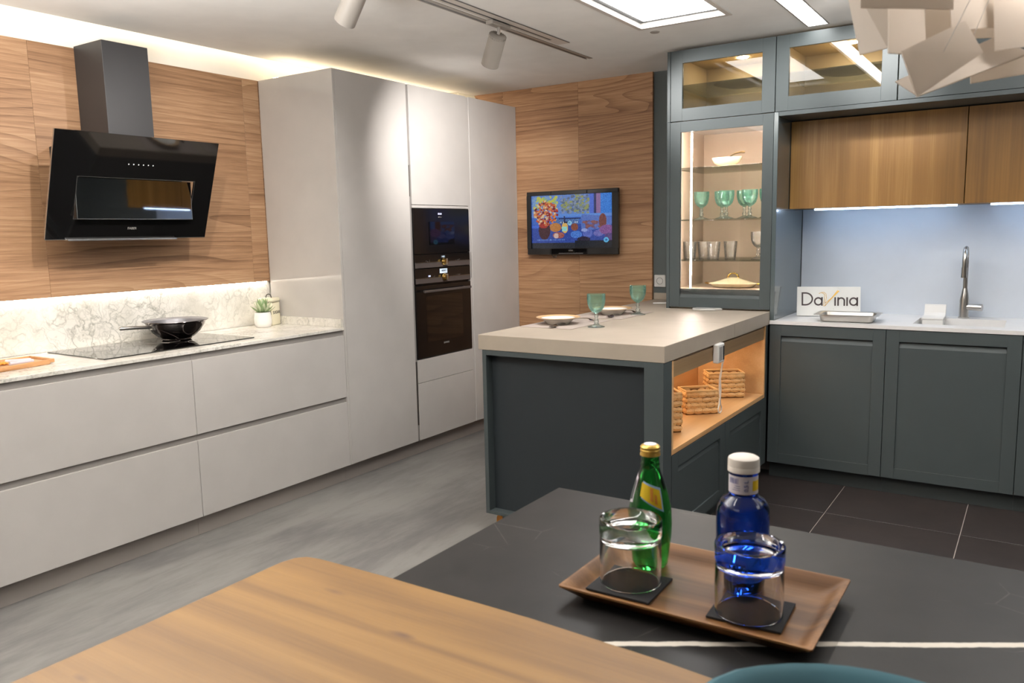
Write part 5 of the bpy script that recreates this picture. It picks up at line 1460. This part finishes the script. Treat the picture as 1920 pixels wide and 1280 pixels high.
mb = MB(); P = []
for i in range(29):
    a = math.radians(-30 + 240 * i / 28); c, s = math.cos(a), math.sin(a)
    dip = 0.10 * max(0.0, abs(a - PI / 2) / (2 * PI / 3) - 0.45) ** 1.2
    zt = 1.036 - dip
    row = []
    for (r, z) in ((R - 0.03, 0.665), (R - 0.034, zt - 0.03), (R - 0.032, zt - 0.012), (R - 0.022, zt - 0.002), (R - 0.012, zt), (R - 0.002, zt - 0.006), (R + 0.003, zt - 0.02), (R, 0.80), (R - 0.02, 0.665)):
        row.append((sxc + r * c, syc + r * s, z))
    P.append(row)
mb.surf(P, close_v=True); build('backrest', mb, 'teal_fabric', t)
mb = MB(); mb.lathe([(0.0, 0.62), (0.15, 0.62), (0.165, 0.63), (0.168, 0.655), (0.150, 0.672), (0.0, 0.68)], (sxc, syc, 0), 36); build('seat', mb, 'teal_fabric', t)
for i in range(4):
    a = PI / 4 + i * PI / 2
    mb = MB(); mb.tube([(sxc + 0.11 * math.cos(a), syc + 0.11 * math.sin(a), 0.6195), (sxc + 0.17 * math.cos(a), syc + 0.17 * math.sin(a), 0.006)], [0.014, 0.010], 10); build('leg', mb, 'black_metal', t)

# ---------------------------------------------------------------- tray with bottles and glasses
TRX = (3.380, 3.737); TRY = (-2.331, -2.097)
t = thing('wooden_tray', 'rectangular acacia wood tray on the black island', 'tray', (3.56, -2.21, BZ))
mb = MB()
P = []
x0, x1 = TRX; y0, y1 = TRY
for (ins, z, r) in ((0.11, 0.0005, 0.004), (0.030, 0.0005, 0.008), (0.022, 0.003, 0.008), (0.0, 0.0225, 0.004), (0.0, 0.025, 0.004), (0.005, 0.025, 0.004), (0.018, 0.013, 0.012), (0.030, 0.008, 0.012), (0.11, 0.008, 0.004)):
    P.append([(a, b, BZ + z) for a, b in rrect(x0 + ins, x1 - ins, y0 + ins, y1 - ins, r)])
mb.surf(P, close_v=True)
ed = [e for e in mb.bm.edges if e.is_boundary]; bmesh.ops.holes_fill(mb.bm, edges=ed)
build('dish', mb, 'tray_wood', t)
TZ = BZ + 0.0083

for (c, lab, rz) in (((3.454, -2.245), 'square black felt coaster on the tray in front of the green bottle', 0.02), ((3.634, -2.236), 'square black felt coaster on the tray in front of the blue bottle', 0.05)):
    ca_, sn_ = math.cos(rz), math.sin(rz)
    mb = MB(lambda x, y, z: (c[0] + x * ca_ - y * sn_, c[1] + x * sn_ + y * ca_, z)); mb.box(-0.050, 0.050, -0.047, 0.047, TZ + 0.0004, TZ + 0.0038, 0.0006)
    tag(build('coaster', mb, 'felt'), lab, 'coaster', 'coasters on the tray')


def up_tumbler(x, y, label):
    z = TZ + 0.0042; h = 0.099; R = 0.0455
    t = thing('upturned_tumbler', label, 'glass', (x, y, z), 'upturned tumblers on the tray')
    mb = MB(); mb.lathe([(R - 0.0028, 0.001), (R - 0.0014, 0.0), (R, 0.0012), (R + 0.0006, 0.03), (R, h * 0.70), (R - 0.0005, h * 0.72), (R + 0.0010, h * 0.76), (R + 0.0012, h - 0.0022), (R - 0.0004, h), (R - 0.0035, h - 0.0006), (R - 0.0075, h - 0.006), (0.026, h - 0.0105), (0.0, h - 0.012),
                         ], (x, y, z), 56)
    # inner wall up to the thick base
    mb.lathe([(R - 0.0028, 0.001), (R - 0.0026, 0.03), (R - 0.0030, h * 0.66), (R - 0.007, h * 0.705), (0.028, h * 0.725), (0.0, h * 0.735)], (x, y, z), 56)
    bmesh.ops.remove_doubles(mb.bm, verts=mb.bm.verts, dist=1e-5)
    build('cup', mb, 'tumbler', t)


up_tumbler(3.4525, -2.2385, 'clear thick-based tumbler upside down in front of the green bottle')
up_tumbler(3.633, -2.2455, 'clear thick-based tumbler upside down in front of the blue bottle')


def band(prof, c, a0, a1, n=16):
    mb = MB(); mb.lathe(prof, c, n, a0=math.radians(a0), a1=math.radians(a1)); return mb


bx, by, bz_ = 3.4495, -2.160, TZ + 0.0004
CAMA = math.degrees(math.atan2(CAM.y - by, CAM.x - bx))
t = thing('green_bottle', 'small green glass water bottle with a gold cap and yellow label', 'bottle', (bx, by, bz_))
gp_ = [(0.0, 0.004), (0.016, 0.0), (0.022, 0.001), (0.0255, 0.006), (0.0275, 0.025), (0.0305, 0.055), (0.0312, 0.075), (0.0298, 0.098), (0.0255, 0.122), (0.0195, 0.146), (0.0150, 0.164), (0.0142, 0.171), (0.0147, 0.174), (0.0138, 0.176), (0.0132, 0.188), (0.0, 0.188)]
gp_ = [(r * (1.10 if z < 0.15 else 1.04), z * 0.952) for r, z in gp_]
mb = MB(); mb.lathe(gp_, (bx, by, bz_), 40); build('glass_body', mb, 'green_glass', t)
sq = lambda p: [(r * 1.04, z * 0.952) for r, z in p]
mb = MB(); mb.lathe(sq([(0.0, 0.2065), (0.0105, 0.2065), (0.0135, 0.2045), (0.0148, 0.2025), (0.0141, 0.199), (0.0150, 0.197), (0.0142, 0.194), (0.0152, 0.191), (0.0152, 0.1885), (0.0, 0.1882)]), (bx, by, bz_), 28); build('cap', mb, 'cap_gold', t)
mb = MB(); mb.lathe(sq([(0.0, 0.2072), (0.0095, 0.2072), (0.0100, 0.2066)]), (bx, by, bz_), 24); build('cap_disc', mb, 'label_white', t)


def g_r(z):
    for (r0, z0), (r1, z1) in zip(gp_[1:], gp_[2:]):
        if z0 <= z <= z1: return r0 + (r1 - r0) * (z - z0) / max(1e-6, z1 - z0)
    return 0.02


def slanted(t, name, mat, a0, a1, zl0, zl1, zr0, zr1, off, n=10):
    """label patch between angles a0..a1 whose lower/upper edges slope from (zl0, zl1) to (zr0, zr1)"""
    mb = MB(); P = []
    for i in range(n + 1):
        f = i / n; a = math.radians(a0 + (a1 - a0) * f); lo = zl0 + (zr0 - zl0) * f; hi = zl1 + (zr1 - zl1) * f
        P.append([(bx + (g_r(lo + (hi - lo) * k / 6) + off) * math.cos(a), by + (g_r(lo + (hi - lo) * k / 6) + off) * math.sin(a), bz_ + lo + (hi - lo) * k / 6) for k in range(7)])
    mb.surf(P); return build(name, mb, mat, t)


fl_ = slanted(t, 'label', 'label_blue', CAMA - 30, CAMA + 40, 0.1171, 0.1428, 0.0962, 0.1323, 0.0004)
slanted(t, 'label', 'yellow', CAMA - 34, CAMA + 35, 0.1204, 0.1409, 0.1000, 0.1295, 0.0008)
slanted(t, 'label', 'label_white', CAMA - 95, CAMA - 62, 0.1028, 0.1523, 0.1066, 0.1447, 0.0005)
slanted(t, 'label', 'green_dark', CAMA - 90, CAMA - 66, 0.1076, 0.1428, 0.1114, 0.1390, 0.0009)
slanted(t, 'label_print', 'orange', CAMA + 0, CAMA + 10, 0.1152, 0.1333, 0.1123, 0.1323, 0.0012)
slanted(t, 'label_print', 'orange', CAMA + 14, CAMA + 22, 0.1104, 0.1238, 0.1076, 0.1219, 0.0012)

bx2, by2 = 3.6005, -2.1735
CB = math.degrees(math.atan2(CAM.y - by2, CAM.x - bx2))
t = thing('blue_bottle', 'stout blue water bottle with a white screw cap', 'bottle', (bx2, by2, bz_))
mb = MB(); mb.lathe([(0.0, 0.006), (0.020, 0.0), (0.030, 0.001), (0.0355, 0.006), (0.0375, 0.015), (0.0375, 0.060), (0.0368, 0.066), (0.0375, 0.072), (0.0378, 0.115), (0.0365, 0.128), (0.031, 0.1375), (0.0225, 0.143), (0.0200, 0.148), (0.0198, 0.176), (0.0205, 0.178), (0.0205, 0.180), (0.0, 0.180)], (bx2, by2, bz_), 44); build('glass_body', mb, 'blue_glass', t)
mb = MB(); mb.lathe([(0.0, 0.202), (0.018, 0.202), (0.0215, 0.1998), (0.0222, 0.197), (0.0224, 0.189), (0.0220, 0.1885), (0.0224, 0.188), (0.0226, 0.1806), (0.0, 0.1804)], (bx2, by2, bz_), 36); build('cap', mb, 'cap_white', t)
lb = build('neck_label', band([(0.0206, 0.150), (0.0206, 0.176)], (bx2, by2, bz_), CB - 100, CB + 100, 30), 'label_white', t)
for a, b_, z0, z1, m_ in [(-62 + 5 * i, -62 + 5 * i + (2.2 if i % 3 else 3.4), 0.165, 0.173, 'label_grey') for i in range(9)]:
    build('barcode_bar', band([(0.0208, z0), (0.0208, z1)], (bx2, by2, bz_), CB + a, CB + b_, 2), m_, lb)
build('yellow_mark', band([(0.0208, 0.155), (0.0208, 0.170)], (bx2, by2, bz_), CB + 38, CB + 80, 8), 'yellow', lb)
for i in range(3): build('printed_line', band([(0.0208, 0.1555 + i * 0.003), (0.0208, 0.1563 + i * 0.003)], (bx2, by2, bz_), CB - 45 + i * 5, CB - 12, 6), 'label_grey', lb)
dn = Vector((math.cos(math.radians(CB + 12)), math.sin(math.radians(CB + 12)), 0))
text_part('lettering', '0,5 L', 0.0085, 'label_grey', lb, frame(tuple(Vector((bx2, by2, bz_ + 0.163)) + dn * 0.0210), (0, 0, 1), tuple(dn.cross(Vector((0, 0, 1))))))

# ---------------------------------------------------------------- pendant lamp of white sheets
t = thing('pendant_lamp', 'white pendant lamp of overlapping flat sheets above the island', 'lamp', (3.87, -2.12, 1.6))
sheets = [
    [(3.689, -2.072, 1.796), (3.756, -2.078, 1.781), (3.764, -2.141, 1.658), (3.727, -2.118, 1.658)],
    [(3.760, -2.126, 1.768), (3.792, -2.079, 1.774), (3.808, -2.139, 1.643), (3.772, -2.187, 1.643)],
    [(3.749, -2.247, 1.740), (3.837, -2.189, 1.737), (3.841, -2.196, 1.681), (3.751, -2.254, 1.685)],
    [(3.795, -2.246, 1.632), (3.851, -2.166, 1.673), (3.871, -2.159, 1.635), (3.813, -2.242, 1.58)],
    [(3.778, -2.163, 1.612), (3.874, -2.042, 1.672), (3.917, -2.042, 1.648), (3.806, -2.173, 1.59)],
    [(3.789, -2.031, 1.787), (3.899, -1.959, 1.784), (3.904, -1.972, 1.683), (3.795, -2.045, 1.679)],
    [(3.844, -1.968, 1.652), (3.990, -1.891, 1.683), (3.995, -1.893, 1.652), (3.846, -1.971, 1.628)],
    [(3.874, -2.082, 1.722), (3.962, -2.062, 1.711), (3.965, -2.070, 1.652), (3.879, -2.091, 1.647)],
    [(3.823, -2.110, 1.760), (3.920, -2.008, 1.767), (3.930, -2.015, 1.687), (3.833, -2.118, 1.673)],
    [(3.95, -2.26, 1.76), (4.05, -2.10, 1.78), (4.08, -2.11, 1.69), (3.98, -2.27, 1.67)],
    [(3.99, -2.00, 1.80), (4.10, -2.10, 1.80), (4.10, -2.10, 1.66), (3.99, -2.00, 1.66)],
]
for k in range(7):                                  # the upper ring of sheets round the bulb
    a = 2 * PI * k / 7 + 0.2; c, n_ = math.cos(a), math.sin(a); r = 0.13 + 0.02 * (k % 3); z = 1.86 + 0.02 * (k % 2)
    p = Vector((3.95 + r * c, -2.12 + r * n_, z)); tx = Vector((-n_, c, 0.12 * (-1) ** k)) * 0.085; tz = Vector((0.25 * c, 0.25 * n_, 1)) * 0.06
    sheets.append([tuple(p - tx + tz), tuple(p + tx + tz), tuple(p + tx - tz), tuple(p - tx - tz)])
for q in sheets:
    cen = sum((Vector(p) for p in q), Vector()) / 4
    mb = MB(); mb.tube([(3.95, -2.12, 1.862), tuple(cen + (Vector((3.95, -2.12, 1.862)) - cen) * 0.5 + Vector((0, 0, 0.03))), tuple(cen)], 0.0005, 6); build('wire', mb, 'white_plastic', t)
    a, b, c, d = [Vector(p) for p in q]; n = (b - a).cross(d - a).normalized() * 0.0008
    mb = MB(); mb.hexa([a - n, b - n, c - n, d - n, a + n, b + n, c + n, d + n]); build('sheet', mb, 'paper_white', t)
mb = MB(); mb.tube([(3.95, -2.12, 1.84), (3.95, -2.12, CZ - 0.0205)], 0.003, 8); build('cord', mb, 'white_plastic', t)
mb = MB(); mb.lathe([(0.0, 0.0), (0.05, 0.0), (0.05, 0.02), (0.0, 0.02)], (3.95, -2.12, CZ - 0.0205), 28); build('ceiling_rose', mb, 'white_plastic', t)
M['fill_bulb_glow'] = emit('fill_bulb_glow', (1.0, 0.93, 0.87), 17.0)  # glow added to brighten the sheets from within
mb = MB(); mb.lathe([(0.0, 0.0), (0.03, 0.008), (0.04, 0.04), (0.03, 0.072), (0.012, 0.09), (0.0, 0.09)], (3.95, -2.12, 1.75), 20); build('fill_bulb', mb, 'fill_bulb_glow', t)
